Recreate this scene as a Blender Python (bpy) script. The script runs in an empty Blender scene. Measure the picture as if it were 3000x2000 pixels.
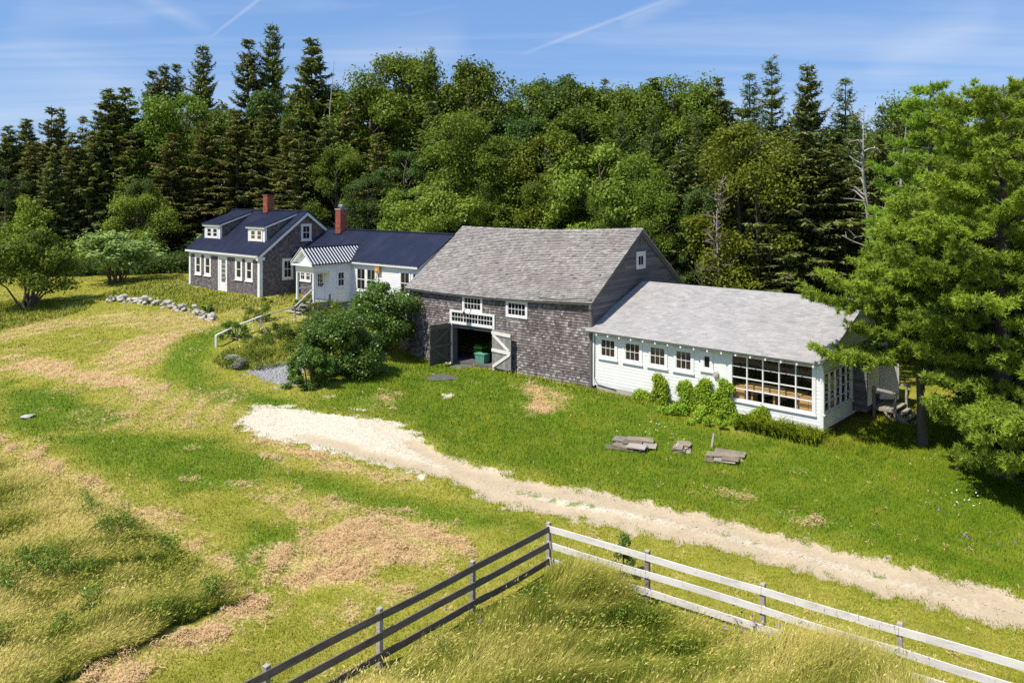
import bpy, math, random
import numpy as np
from mathutils import Vector
SC = bpy.context.scene
COL = SC.collection
rng = np.random.default_rng(7)
random.seed(7)
# ------------------------------------------------------------------ camera model (photo is 3000 x 2000)
F, CX, Y0, HC = 2306.4, 1500.0, 573.2, 10.2
cam = bpy.data.cameras.new('camera'); camo = bpy.data.objects.new('camera', cam); COL.objects.link(camo)
cam.sensor_width = 36; cam.lens = 36*F/3000; cam.shift_y = -(1000-Y0)/3000
cam.clip_start = .5; cam.clip_end = 9000
camo.location = (0, 0, HC); camo.rotation_euler = (math.pi/2, 0, 0)
SC.camera = camo
K = 3000/2352.0                                   # overview picture -> photo pixels

# ------------------------------------------------------------------ objects
def tag(o, label=None, cat=None, group=None, kind=None):
    if label: o['label'] = label
    if cat: o['category'] = cat
    if group: o['group'] = group
    if kind: o['kind'] = kind
    return o
def empty(name, loc, rz=0, label=None, cat=None, group=None):
    o = bpy.data.objects.new(name, None); COL.objects.link(o)
    o.location = loc; o.rotation_euler = (0, 0, rz); o.empty_display_size = .3
    return tag(o, label, cat, group)
def link(name, me, parent=None, loc=None, rz=0, sc=None):
    o = bpy.data.objects.new(name, me); COL.objects.link(o)
    if parent: o.parent = parent
    if loc is not None: o.location = loc
    if rz: o.rotation_euler = (0, 0, rz)
    if sc is not None: o.scale = sc
    return o
class MB:
    def __init__(s): s.V = []; s.F = []; s.v = []; s.m = []
    def poly(s, pts, v=.5, m=0):
        n = len(s.V); s.V.extend(pts); s.v.extend([v]*len(pts)); s.F.append(tuple(range(n, n+len(pts)))); s.m.append(m)
    def hexa(s, p, v=.5, m=0):                      # 8 points: bottom 0-3 ccw, top 4-7
        n = len(s.V); s.V.extend(p); s.v.extend([v]*8)
        for f in ((3,2,1,0),(4,5,6,7),(0,1,5,4),(1,2,6,5),(2,3,7,6),(3,0,4,7)):
            s.F.append(tuple(n+i for i in f)); s.m.append(m)
    def box(s, a, b, v=.5, m=0):
        x0,y0,z0 = a; x1,y1,z1 = b
        s.hexa([(x0,y0,z0),(x1,y0,z0),(x1,y1,z0),(x0,y1,z0),(x0,y0,z1),(x1,y0,z1),(x1,y1,z1),(x0,y1,z1)], v, m)
    def fbox(s, fc, s0, s1, t0, t1, d0, d1, v=.5, m=0):
        P = fc.p
        s.hexa([P(s0,t0,d1),P(s1,t0,d1),P(s1,t0,d0),P(s0,t0,d0),P(s0,t1,d1),P(s1,t1,d1),P(s1,t1,d0),P(s0,t1,d0)], v, m)
    def beam(s, a, b, w, h, v=.5, m=0, up=(0,0,1)):  # rectangular bar from a to b
        a = Vector(a); b = Vector(b); d = (b-a).normalized(); up = Vector(up)
        sd = d.cross(up)
        if sd.length < 1e-3: sd = d.cross(Vector((1,0,0)))
        sd.normalize(); u = sd.cross(d)
        q = []
        for c in (a, b):
            for i, j in ((-1,-1),(1,-1),(1,1),(-1,1)): q.append(tuple(c+sd*(i*w/2)+u*(j*h/2)))
        s.hexa(q, v, m)
    def tube(s, pts, rad, n=6, v=.5, m=0, cap=True):
        P = [Vector(p) for p in pts]; base = len(s.V); k = len(P)
        for i, p in enumerate(P):
            d = (P[min(i+1,k-1)]-P[max(i-1,0)]); d = d.normalized() if d.length > 1e-6 else Vector((0,0,1))
            a = d.cross(Vector((.31,.95,.05)));
            if a.length < 1e-3: a = d.cross(Vector((1,0,0)))
            a.normalize(); b = d.cross(a)
            r = rad[i] if hasattr(rad, '__len__') else rad
            for j in range(n):
                t = 2*math.pi*j/n; s.V.append(tuple(p+a*(math.cos(t)*r)+b*(math.sin(t)*r))); s.v.append(v)
        for i in range(k-1):
            for j in range(n):
                j2 = (j+1) % n
                s.F.append((base+i*n+j, base+i*n+j2, base+(i+1)*n+j2, base+(i+1)*n+j)); s.m.append(m)
        if cap:
            s.F.append(tuple(base+j for j in range(n))[::-1]); s.m.append(m)
            s.F.append(tuple(base+(k-1)*n+j for j in range(n))); s.m.append(m)
    def mesh(s, name, mats, smooth=False):
        me = bpy.data.meshes.new(name); me.from_pydata(s.V, [], s.F)
        mats = mats if isinstance(mats, (list, tuple)) else [mats]
        for q in mats: me.materials.append(q)
        me.polygons.foreach_set('material_index', s.m)
        a = me.attributes.new('v', 'FLOAT', 'POINT'); a.data.foreach_set('value', np.array(s.v, dtype=np.float32))
        if smooth: me.polygons.foreach_set('use_smooth', [True]*len(s.F))
        me.update(); return me
    def build(s, name, mats, parent=None, loc=None, smooth=False):
        return link(name, s.mesh(name, mats, smooth), parent, loc)
class Face:                                         # a flat working plane in a local frame
    def __init__(s, o, a, b, n): s.o, s.a, s.b, s.n = (np.array(q, float) for q in (o, a, b, n))
    def p(s, x, y, d=0.): return tuple(s.o + s.a*x + s.b*y + s.n*d)
def npmesh(name, V, Fc, mats, v=None, extra=None):
    """V (n,3); Fc (m,k) all faces k-sided"""
    me = bpy.data.meshes.new(name); m, k = Fc.shape
    me.vertices.add(len(V)); me.vertices.foreach_set('co', np.ascontiguousarray(V, dtype=np.float32).ravel())
    me.loops.add(m*k); me.loops.foreach_set('vertex_index', np.ascontiguousarray(Fc, dtype=np.int32).ravel())
    me.polygons.add(m); me.polygons.foreach_set('loop_start', np.arange(0, m*k, k, dtype=np.int32))
    for q in (mats if isinstance(mats, (list, tuple)) else [mats]): me.materials.append(q)
    d = {'v': v if v is not None else np.full(len(V), .5)}
    if extra: d.update(extra)
    for nm, arr in d.items():
        a = me.attributes.new(nm, 'FLOAT', 'POINT'); a.data.foreach_set('value', np.ascontiguousarray(arr, dtype=np.float32))
    me.update(calc_edges=True); return me
# ------------------------------------------------------------------ numpy noise
def _hash(ix, iy, s): 
    h = (ix.astype(np.int64)*374761393 + iy.astype(np.int64)*668265263 + s*1442695041) & 0x7fffffff
    h = ((h ^ (h >> 13))*1274126177) & 0x7fffffff
    return ((h ^ (h >> 16)) & 0xffff)/65535.0
def vnoise(x, y, s=0):
    x = np.asarray(x, float); y = np.asarray(y, float)
    ix = np.floor(x); iy = np.floor(y); fx = x-ix; fy = y-iy; fx = fx*fx*(3-2*fx); fy = fy*fy*(3-2*fy)
    a = _hash(ix,iy,s); b = _hash(ix+1,iy,s); c = _hash(ix,iy+1,s); d = _hash(ix+1,iy+1,s)
    return a+(b-a)*fx+(c-a)*fy+(a-b-c+d)*fx*fy
def fbm(x, y, s=0, o=4):
    r = 0; a = .5; t = 0
    for i in range(o): r = r+a*vnoise(x*2**i+17*i, y*2**i-9*i, s+i); t += a; a *= .5
    return r/t
def sstep(a, b, x): t = np.clip((x-a)/(b-a), 0, 1); return t*t*(3-2*t)
# ------------------------------------------------------------------ materials
def nm(name):
    m = bpy.data.materials.new(name); m.use_nodes = True; nt = m.node_tree
    for n in list(nt.nodes): nt.nodes.remove(n)
    return m, nt
def N(nt, t, **k):
    n = nt.nodes.new(t)
    for a, b in k.items():
        if a in n.inputs: n.inputs[a].default_value = b
        else: setattr(n, a, b)
    return n
def ramp(nt, stops):
    r = nt.nodes.new('ShaderNodeValToRGB'); e = r.color_ramp.elements
    while len(e) < len(stops): e.new(.5)
    for i, (p, c) in enumerate(stops): e[i].position = p; e[i].color = (*c, 1)
    return r
def math_(nt, op, a, b, clamp=False):
    n = nt.nodes.new('ShaderNodeMath'); n.operation = op; n.use_clamp = clamp
    for i, q in enumerate((a, b)):
        if isinstance(q, (int, float)): n.inputs[i].default_value = q
        else: nt.links.new(q, n.inputs[i])
    return n.outputs[0]
def mixc(nt, f, a, b, bt='MIX'):
    n = nt.nodes.new('ShaderNodeMix'); n.data_type = 'RGBA'; n.blend_type = bt
    for i, q in ((0, f), (6, a), (7, b)):
        if isinstance(q, (int, float)): n.inputs[i].default_value = q
        elif isinstance(q, tuple): n.inputs[i].default_value = (*q, 1)
        else: nt.links.new(q, n.inputs[i])
    return n.outputs[2]
def attr(nt, name='v'): 
    n = nt.nodes.new('ShaderNodeAttribute'); n.attribute_name = name; return n.outputs['Fac']
def noise(nt, sc, det=4, stretch=None, rough=.6, co='Object'):
    n = nt.nodes.new('ShaderNodeTexNoise'); n.inputs['Scale'].default_value = sc; n.inputs['Detail'].default_value = det
    n.inputs['Roughness'].default_value = rough
    tc = nt.nodes.new('ShaderNodeTexCoord'); o = tc.outputs[co]
    if stretch:
        mp = nt.nodes.new('ShaderNodeMapping'); mp.inputs['Scale'].default_value = stretch
        nt.links.new(o, mp.inputs[0]); o = mp.outputs[0]
    nt.links.new(o, n.inputs['Vector']); return n.outputs['Fac']
def surf(name, stops, rough=.8, nsc=3., nmix=.5, bump=0., bsc=30., stretch=None, spec=.3, metal=0., dirt=None, coat=0.):
    """colour ramp driven by the per-piece attribute v mixed with noise"""
    m, nt = nm(name)
    n1 = noise(nt, nsc, 5, stretch)
    f = math_(nt, 'ADD', math_(nt, 'MULTIPLY', attr(nt), 1-nmix), math_(nt, 'MULTIPLY', math_(nt, 'SUBTRACT', math_(nt, 'MULTIPLY', n1, 1.8), .4), nmix), True)
    r = ramp(nt, stops); nt.links.new(f, r.inputs[0]); c = r.outputs[0]
    if dirt:
        d = ramp(nt, [(dirt[1], (0,0,0)), (dirt[2], (1,1,1))]); nt.links.new(noise(nt, dirt[0], 6, dirt[4] if len(dirt) > 4 else None, .7), d.inputs[0])
        c = mixc(nt, d.outputs[0], c, dirt[3])
    b = N(nt, 'ShaderNodeBsdfPrincipled', Roughness=rough, Metallic=metal)
    b.inputs['Specular IOR Level'].default_value = spec; b.inputs['Coat Weight'].default_value = coat
    nt.links.new(c, b.inputs['Base Color'])
    if bump:
        bp = N(nt, 'ShaderNodeBump', Strength=bump, Distance=.02); nt.links.new(noise(nt, bsc, 4, stretch), bp.inputs['Height'])
        nt.links.new(bp.outputs[0], b.inputs['Normal'])
    o = nt.nodes.new('ShaderNodeOutputMaterial'); nt.links.new(b.outputs[0], o.inputs[0]); return m
def leafmat(name, stops, trans=.27, rough=.55, spec=.25, tcol=(1.25,1.3,.5), up=0., hv=.035):
    m, nt = nm(name)
    oi = nt.nodes.new('ShaderNodeObjectInfo')
    f = math_(nt, 'ADD', math_(nt, 'MULTIPLY', attr(nt), .75), math_(nt, 'MULTIPLY', oi.outputs['Random'], .25), True)
    r = ramp(nt, stops); nt.links.new(f, r.inputs[0])
    hs = nt.nodes.new('ShaderNodeHueSaturation'); nt.links.new(math_(nt, 'ADD', math_(nt, 'MULTIPLY', oi.outputs['Random'], hv), .5-hv/2), hs.inputs['Hue']); nt.links.new(r.outputs[0], hs.inputs['Color']); r = hs
    b = N(nt, 'ShaderNodeBsdfPrincipled', Roughness=rough); b.inputs['Specular IOR Level'].default_value = spec
    nt.links.new(r.outputs[0], b.inputs['Base Color'])
    t = nt.nodes.new('ShaderNodeBsdfTranslucent'); nt.links.new(mixc(nt, 1., r.outputs[0], tcol, 'MULTIPLY'), t.inputs[0])
    if up:                                          # thin blades: rounded shading normals that lean skyward
        gn = nt.nodes.new('ShaderNodeNewGeometry'); va = nt.nodes.new('ShaderNodeVectorMath'); va.operation = 'ADD'; va.inputs[1].default_value = (0,0,up); nt.links.new(gn.outputs['Normal'], va.inputs[0])
        vn = nt.nodes.new('ShaderNodeVectorMath'); vn.operation = 'NORMALIZE'; nt.links.new(va.outputs[0], vn.inputs[0]); nt.links.new(vn.outputs[0], b.inputs['Normal']); nt.links.new(vn.outputs[0], t.inputs['Normal'])
    mx = nt.nodes.new('ShaderNodeMixShader'); mx.inputs[0].default_value = trans
    nt.links.new(b.outputs[0], mx.inputs[1]); nt.links.new(t.outputs[0], mx.inputs[2])
    o = nt.nodes.new('ShaderNodeOutputMaterial'); nt.links.new(mx.outputs[0], o.inputs[0]); return m
MT = {}
MT['barn_shingle'] = surf('barn_shingle', [(0,(.048,.04,.039)),(.5,(.185,.16,.156)),(1,(.49,.445,.43))], .85, 5, .35, .35, 30, (8,8,1), dirt=(.6,.5,.8,(.1,.08,.078)))
MT['barn_roof'] = surf('barn_roof', [(0,(.11,.1,.092)),(.5,(.285,.262,.248)),(1,(.48,.45,.43))], .85, 2, .4, .3, 25, dirt=(.45,.52,.8,(.22,.19,.18)))
MT['barn_board'] = surf('barn_board', [(0,(.06,.055,.055)),(.5,(.14,.13,.135)),(1,(.25,.235,.24))], .85, 3, .5, .4, 12, (1,.3,6))
MT['house_shingle'] = surf('house_shingle', [(0,(.05,.042,.045)),(.5,(.135,.115,.118)),(1,(.3,.265,.26))], .85, 4, .35, .3, 30)
MT['asphalt'] = surf('asphalt', [(0,(.17,.165,.165)),(.5,(.335,.32,.315)),(1,(.5,.48,.47))], .9, 1.5, .25, .2, 60)
MT['white'] = surf('white', [(0,(.7,.705,.71)),(1,(.82,.82,.82))], .55, 1.2, .4, .05, 8, dirt=(1.6,.66,.85,(.5,.47,.43)))
MT['door_wood'] = surf('door_wood', [(0,(.1,.094,.088)),(.5,(.24,.228,.218)),(1,(.42,.4,.385))], .85, 3, .5, .4, 10, (1,1,5))
MT['white_old'] = surf('white_old', [(0,(.5,.475,.43)),(.35,(.72,.715,.7)),(1,(.84,.84,.83))], .6, 1.2, .45, .1, 10, dirt=(2.2,.6,.8,(.36,.33,.3),(1,1,3)))
MT['metal'] = surf('metal', [(0,(.012,.015,.034)),(1,(.026,.032,.066))], .36, .8, .6, .04, 3, spec=.5, dirt=(.9,.5,.85,(.05,.055,.08),(1,.25,1)))
MT['trim_dark'] = surf('trim_dark', [(0,(.015,.017,.03)),(1,(.03,.033,.05))], .5)
MT['brick'] = surf('brick', [(0,(.16,.035,.022)),(.6,(.33,.075,.045)),(1,(.42,.16,.1))], .85, 9, .45, .5, 40)
MT['mortar'] = surf('mortar', [(0,(.3,.26,.23)),(1,(.42,.38,.34))], .9)
MT['steel'] = surf('steel', [(0,(.5,.5,.5)),(1,(.7,.7,.7))], .3, metal=.8)
MT['iron'] = surf('iron', [(0,(.02,.02,.022)),(1,(.05,.05,.05))], .8, spec=.1)
MT['wood_dark'] = surf('wood_dark', [(0,(.035,.03,.026)),(.5,(.08,.07,.062)),(1,(.15,.135,.12))], .85, 3, .5, .4, 10, (1,1,5))
MT['wood_grey'] = surf('wood_grey', [(0,(.12,.1,.08)),(.5,(.31,.275,.235)),(1,(.52,.47,.41))], .85, 3, .55, .4, 10, (1,1,5))
MT['fence_pale'] = surf('fence_pale', [(0,(.4,.36,.33)),(.5,(.68,.64,.6)),(1,(.8,.77,.74))], .85, 2.5, .6, .3, 14, (1,1,6), dirt=(2.2,.6,.8,(.24,.22,.2),(1,1,4)))
MT['fence_dark'] = surf('fence_dark', [(0,(.075,.058,.048)),(.5,(.15,.12,.1)),(1,(.24,.2,.17))], .85, 2.5, .7, .3, 14, (1,1,6), dirt=(3.,.6,.85,(.05,.045,.045)))
MT['wood_brown'] = surf('wood_brown', [(0,(.07,.05,.036)),(.5,(.2,.16,.12)),(1,(.42,.35,.27))], .85, 3, .55, .4, 10, (1,1,5))
MT['wood_tan'] = surf('wood_tan', [(0,(.42,.22,.08)),(1,(.72,.46,.2))], .5, 2, .6)
MT['wood_inner'] = surf('wood_inner', [(0,(.08,.045,.025)),(1,(.22,.13,.075))], .7, 2, .5, stretch=(1,1,6))
MT['stone'] = surf('stone', [(0,(.15,.135,.12)),(.5,(.36,.33,.3)),(1,(.58,.54,.49))], .9, 3, .5, .6, 9)
MT['stone_dark'] = surf('stone_dark', [(0,(.05,.05,.05)),(1,(.2,.19,.18))], .9, 3, .5, .6, 9)
MT['concrete'] = surf('concrete', [(0,(.34,.3,.26)),(1,(.52,.47,.42))], .9, 2, .6, .3, 12)
MT['green_plastic'] = surf('green_plastic', [(0,(.12,.3,.22)),(1,(.17,.38,.28))], .45)
MT['tractor_green'] = surf('tractor_green', [(0,(.02,.16,.03)),(1,(.03,.22,.04))], .4)
MT['tractor_yellow'] = surf('tractor_yellow', [(0,(.7,.5,.03)),(1,(.8,.6,.05))], .4)
MT['blue'] = surf('blue', [(0,(.06,.12,.26)),(1,(.12,.2,.38))], .7)
MT['bark'] = surf('bark', [(0,(.05,.04,.032)),(1,(.16,.135,.11))], .9, 4, .6, .5, 14, (1,1,.3))
MT['deadwood'] = surf('deadwood', [(0,(.2,.18,.16)),(1,(.46,.43,.4))], .85, 2, .6)
MT['deadbark'] = surf('deadbark', [(0,(.1,.08,.065)),(1,(.3,.25,.2))], .9, 3, .6)
def glassmat(name, tint, rough=.04):
    m, nt = nm(name); b = N(nt, 'ShaderNodeBsdfPrincipled', Roughness=rough); b.inputs['Base Color'].default_value = (*tint, 1)
    b.inputs['Specular IOR Level'].default_value = .3
    o = nt.nodes.new('ShaderNodeOutputMaterial'); nt.links.new(b.outputs[0], o.inputs[0]); return m
MT['pane'] = glassmat('pane', (.016,.015,.016))
MT['pane_warm'] = surf('pane_warm', [(0,(.02,.012,.008)),(1,(.075,.05,.036))], .08, 2.5, .9, spec=.6)
MT['pane_amber'] = surf('pane_amber', [(0,(.05,.03,.01)),(1,(.2,.13,.05))], .08, 4, .9, spec=.6)
def clearglass():
    m, nt = nm('clear_glass'); g = nt.nodes.new('ShaderNodeBsdfGlossy'); g.inputs['Roughness'].default_value = .02
    t = nt.nodes.new('ShaderNodeBsdfTransparent'); t.inputs[0].default_value = (.9,.92,.91,1)
    mx = nt.nodes.new('ShaderNodeMixShader'); lw = nt.nodes.new('ShaderNodeLayerWeight'); lw.inputs[0].default_value = .5
    nt.links.new(math_(nt, 'ADD', math_(nt, 'MULTIPLY', math_(nt, 'POWER', lw.outputs['Facing'], 4.), .7), .035, True), mx.inputs[0]); nt.links.new(t.outputs[0], mx.inputs[1]); nt.links.new(g.outputs[0], mx.inputs[2])
    o = nt.nodes.new('ShaderNodeOutputMaterial'); nt.links.new(mx.outputs[0], o.inputs[0]); return m
MT['clear'] = clearglass()
G = lambda a, b: [(0, a), (.5, tuple((x+y)/2 for x, y in zip(a, b))), (1, b)]
MT['leaf_mid'] = leafmat('leaf_mid', G((.03,.065,.006),(.23,.31,.032)))
MT['leaf_dark'] = leafmat('leaf_dark', G((.02,.05,.01),(.13,.2,.04)))
MT['leaf_bright'] = leafmat('leaf_bright', G((.08,.14,.012),(.33,.43,.06)))
MT['leaf_yellow'] = leafmat('leaf_yellow', G((.06,.08,.006),(.25,.26,.022)))
MT['leaf_sumac'] = leafmat('leaf_sumac', G((.11,.2,.04),(.4,.52,.18)))
MT['leaf_bush'] = leafmat('leaf_bush', G((.03,.065,.008),(.18,.28,.04)), rough=.4, spec=.4)
MT['leaf_vine'] = leafmat('leaf_vine', G((.12,.22,.01),(.42,.58,.05)))
MT['needle_spruce'] = leafmat('needle_spruce', G((.03,.045,.016),(.27,.3,.1)), .2, .7, .15)
MT['needle_brown'] = leafmat('needle_brown', G((.042,.047,.016),(.29,.285,.095)), .2, .7, .15)
MT['needle_larch'] = leafmat('needle_larch', G((.045,.07,.022),(.25,.31,.11)), .25, .7, .15)
MT['needle_pine'] = leafmat('needle_pine', G((.06,.11,.014),(.48,.64,.09)), .34, .6, .2)
MT['petal_white'] = surf('petal_white', [(0,(.75,.75,.7)),(1,(.85,.85,.82))], .7)
MT['petal_purple'] = surf('petal_purple', [(0,(.16,.07,.36)),(1,(.3,.14,.5))], .7)
# ------------------------------------------------------------------ terrain
CTRL = np.array([(-17.8,55.5,3.05),(-25.4,62.2,3.1),(-12.7,62,3.1),(-20.5,68.8,3.3),(-30,60,2.75),(-36,58,2.2),(-25.5,54.5,2.45),(-19.2,50.2,2.35),
 (-13.2,50.2,2.55),(-11,53,2.3),(-15.8,42,2.15),(-12,40.2,1.2),(-8.8,38.2,.85),(-6.2,47.5,.66),(-7.2,45.6,.8),(-6.3,49.2,1.2),(-9.6,51.6,2.0),(-10.5,45.5,1.9),(-13.6,46.8,2.4),
 (4,39.3,.5),(-1.5,43.5,.62),(-11.6,35.1,.75),(-29.9,45.9,1.7),(-19.2,29.5,.9),(-13.1,25.2,.6),(-10.5,16.2,.2),(-20,38,1.5),
 (1,21.5,0.),(8.2,16.9,-.2),(-4.6,15,0.),(0,12,-.2),(12.8,19.7,-.3),(-3,30,.3),(5,30,.25),(12.5,31.5,.32),(17,27.8,.15),(22,36,.5),
 (10.5,47.5,.9),(18.7,39.6,.7),(30,30,.2),(30,60,1.5),(0,70,3),(-10,75,3.5),(-40,80,3),(-45,50,1.5),(-30,20,.5),(40,10,-.3),(0,0,-.4),(-50,100,4),(50,100,3),(0,110,4.5),(4,58,2.2)], float)
def _tps():
    P = CTRL[:, :2]/20; n = len(P); d = np.linalg.norm(P[:,None]-P[None], axis=2)
    Km = np.where(d > 0, d*d*np.log(d+1e-12), 0)+np.eye(n)*.004
    A = np.zeros((n+3, n+3)); A[:n,:n] = Km; A[:n,n] = 1; A[:n,n+1:] = P; A[n,:n] = 1; A[n+1:,:n] = P.T
    return P, np.linalg.solve(A, np.concatenate([CTRL[:,2], np.zeros(3)]))
_P, _W = _tps()
def tz(x, y):
    x = np.atleast_1d(np.asarray(x, float)); y = np.atleast_1d(np.asarray(y, float))
    xc = np.clip(x, -60, 55)/20; yc = np.clip(y, 0, 112)/20; out = np.empty(x.shape); xf = xc.ravel(); yf = yc.ravel(); o = out.ravel()
    for i in range(0, len(xf), 40000):
        a = xf[i:i+40000]; b = yf[i:i+40000]; d2 = (a[:,None]-_P[:,0])**2+(b[:,None]-_P[:,1])**2
        o[i:i+40000] = (.5*d2*np.log(d2+1e-12))@_W[:-3]+_W[-3]+_W[-2]*a+_W[-1]*b
    o = o.reshape(x.shape)
    r = sstep(70, 200, np.hypot(x, y-40)); o = o*(1-r)+2.5*r
    return o+(fbm(x*.35, y*.35, 3)-.5)*.22+(fbm(x*1.7, y*1.7, 5, 2)-.5)*.06
def tz1(x, y): return float(tz([x], [y])[0])
def ground(px, py):                                # photo pixel -> where that sight line meets the ground
    z = .5
    for _ in range(40):
        Y = min((HC-z)*F/max(py-Y0, 30), 120); X = (px-CX)*Y/F; z = .6*z+.4*tz1(X, Y)
    return X, Y
def gd(dx, dy): return ground(dx*K, dy*K)
def gpoly(*pts): return np.array([gd(*p) for p in pts])
def sdist(x, y, P):                                 # signed distance to a polygon, inside positive
    d = np.full(x.shape, 1e9); ins = np.zeros(x.shape, bool); n = len(P)
    for i in range(n):
        ax, ay = P[i]; bx, by = P[(i+1) % n]; ex, ey = bx-ax, by-ay
        t = np.clip(((x-ax)*ex+(y-ay)*ey)/(ex*ex+ey*ey+1e-12), 0, 1)
        d = np.minimum(d, (x-ax-t*ex)**2+(y-ay-t*ey)**2)
        if ey != 0: ins ^= ((ay > y) != (by > y)) & (x < ex*(y-ay)/ey+ax)
    d = np.sqrt(d); return np.where(ins, d, -d)
def lined(x, y, P):
    d = np.full(x.shape, 1e9)
    for i in range(len(P)-1):
        ax, ay = P[i]; bx, by = P[i+1]; ex, ey = bx-ax, by-ay
        t = np.clip(((x-ax)*ex+(y-ay)*ey)/(ex*ex+ey*ey+1e-12), 0, 1); d = np.minimum(d, (x-ax-t*ex)**2+(y-ay-t*ey)**2)
    return np.sqrt(d)
ROAD = gpoly((553,968),(600,930),(690,940),(800,955),(900,970),(960,1002),(1000,1033),(1100,1072),(1200,1100),(1400,1135),(1600,1185),(1800,1230),(2000,1280),(2200,1335),(2420,1398),
             (2420,1450),(2200,1400),(2000,1348),(1800,1292),(1600,1242),(1400,1202),(1250,1172),(1130,1142),(1000,1092),(900,1062),(780,1037),(680,1012),(590,992))
RUT1 = gpoly((960,1015),(1100,1085),(1300,1128),(1500,1168),(1700,1215),(1900,1265),(2100,1315),(2420,1405))
RUT2 = gpoly((700,1000),(860,1040),(1000,1078),(1130,1128),(1300,1172),(1500,1210),(1700,1255),(1900,1308),(2100,1365),(2420,1440))
STRAW = [(gpoly((0,818),(120,828),(200,850),(300,868),(380,888),(340,912),(240,890),(130,862),(0,850)),.95),
 (gpoly((235,835),(270,790),(330,772),(420,762),(450,748),(400,790),(345,850),(290,852)),.72),
 (gpoly((180,725),(300,712),(450,718),(520,745),(470,765),(360,762),(250,752)),.5),
 (gpoly((0,765),(60,745),(170,727),(240,735),(120,765),(0,785)),.5),
 (gpoly((500,735),(560,720),(640,700),(672,680),(600,690),(500,715)),.45),
 (gpoly((640,1290),(700,1240),(800,1195),(920,1178),(1000,1212),(1068,1245),(1050,1275),(950,1292),(860,1312),(780,1342),(700,1342),(655,1330)),1.),
 (gpoly((0,1008),(100,1058),(200,1105),(300,1150),(400,1205),(500,1265),(560,1285),(530,1310),(430,1265),(330,1205),(240,1158),(140,1105),(50,1055),(0,1035)),.9),
 (gpoly((130,1580),(300,1502),(430,1432),(545,1385),(600,1375),(580,1410),(480,1466),(330,1528),(240,1585)),.9),
 (gpoly((560,1120),(660,1125),(780,1150),(850,1180),(780,1205),(660,1195)),.6),
 (gpoly((560,995),(700,1018),(880,1068),(1010,1108),(980,1130),(800,1090),(640,1055),(580,1030)),.62),
 (gpoly((1215,882),(1270,893),(1305,920),(1280,948),(1212,952),(1228,920)),.95),
 (gpoly((300,895),(560,898),(580,960),(470,988),(180,992),(140,960)),.42),
 (gpoly((740,1400),(850,1330),(1000,1285),(1060,1295),(960,1370),(800,1440)),.5),
 (gpoly((420,1330),(640,1300),(680,1380),(560,1450),(430,1480)),.42),
 (gpoly((870,905),(920,905),(900,940),(850,935)),.6),
 (gpoly((1590,1110),(1700,1130),(1800,1160),(1880,1195),(1870,1205),(1720,1160),(1600,1122)),.5),
 (gpoly((1040,825),(1130,830),(1140,845),(1050,838)),.8)]
GREY = gpoly((545,848),(640,828),(700,826),(706,850),(690,884),(640,892),(590,866))
GREY2 = gpoly((935,772),(955,775),(960,800),(915,800))
WHITE2 = [gpoly((785,930),(850,938),(848,945),(800,940)), gpoly((1010,905),(1040,900),(1050,912),(1010,915)), gpoly((735,905),(765,908),(762,918),(735,915))]
LUSH = gpoly((700,940),(800,850),(950,800),(1180,850),(1420,890),(1700,990),(1900,1010),(2150,960),(2420,1000),(2420,1390),(2200,1335),(2000,1278),(1800,1228),(1600,1182),(1400,1130),(1200,1095),(1000,1030),(900,960))
BAND = [gpoly((365,840),(395,790),(470,758),(560,735),(500,770),(480,830),(490,880),(580,905),(690,915),(690,940),(560,935),(420,900)),
 gpoly((640,1085),(800,1110),(1000,1155),(1250,1200),(1240,1230),(1000,1200),(860,1165),(680,1115)),
 gpoly((100,1000),(300,990),(500,1010),(640,1060),(600,1110),(420,1130),(250,1080)),
 gpoly((0,880),(150,900),(300,960),(150,1000),(0,985)),
 gpoly((560,1200),(700,1210),(660,1280),(580,1340),(520,1290))]
MEADOW = gpoly((-60,1060),(60,1098),(150,1140),(240,1180),(300,1208),(380,1255),(470,1312),(540,1352),(556,1385),(480,1412),(400,1445),(330,1485),(230,1525),(130,1580),(0,1660),(-60,1660))
ROUGHA = gpoly((-40,700),(30,690),(120,690),(200,690),(260,668),(330,650),(420,632),(440,660),(500,672),(600,690),(680,672),(700,690),(640,702),(560,712),(490,722),(420,712),(330,700),(220,690),(200,712),(100,738),(0,760),(-40,775))
ROUGHB = gpoly((492,822),(545,800),(600,776),(680,748),(720,725),(800,700),(800,760),(780,840),(700,830),(600,850),(520,850),(485,830))
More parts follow.
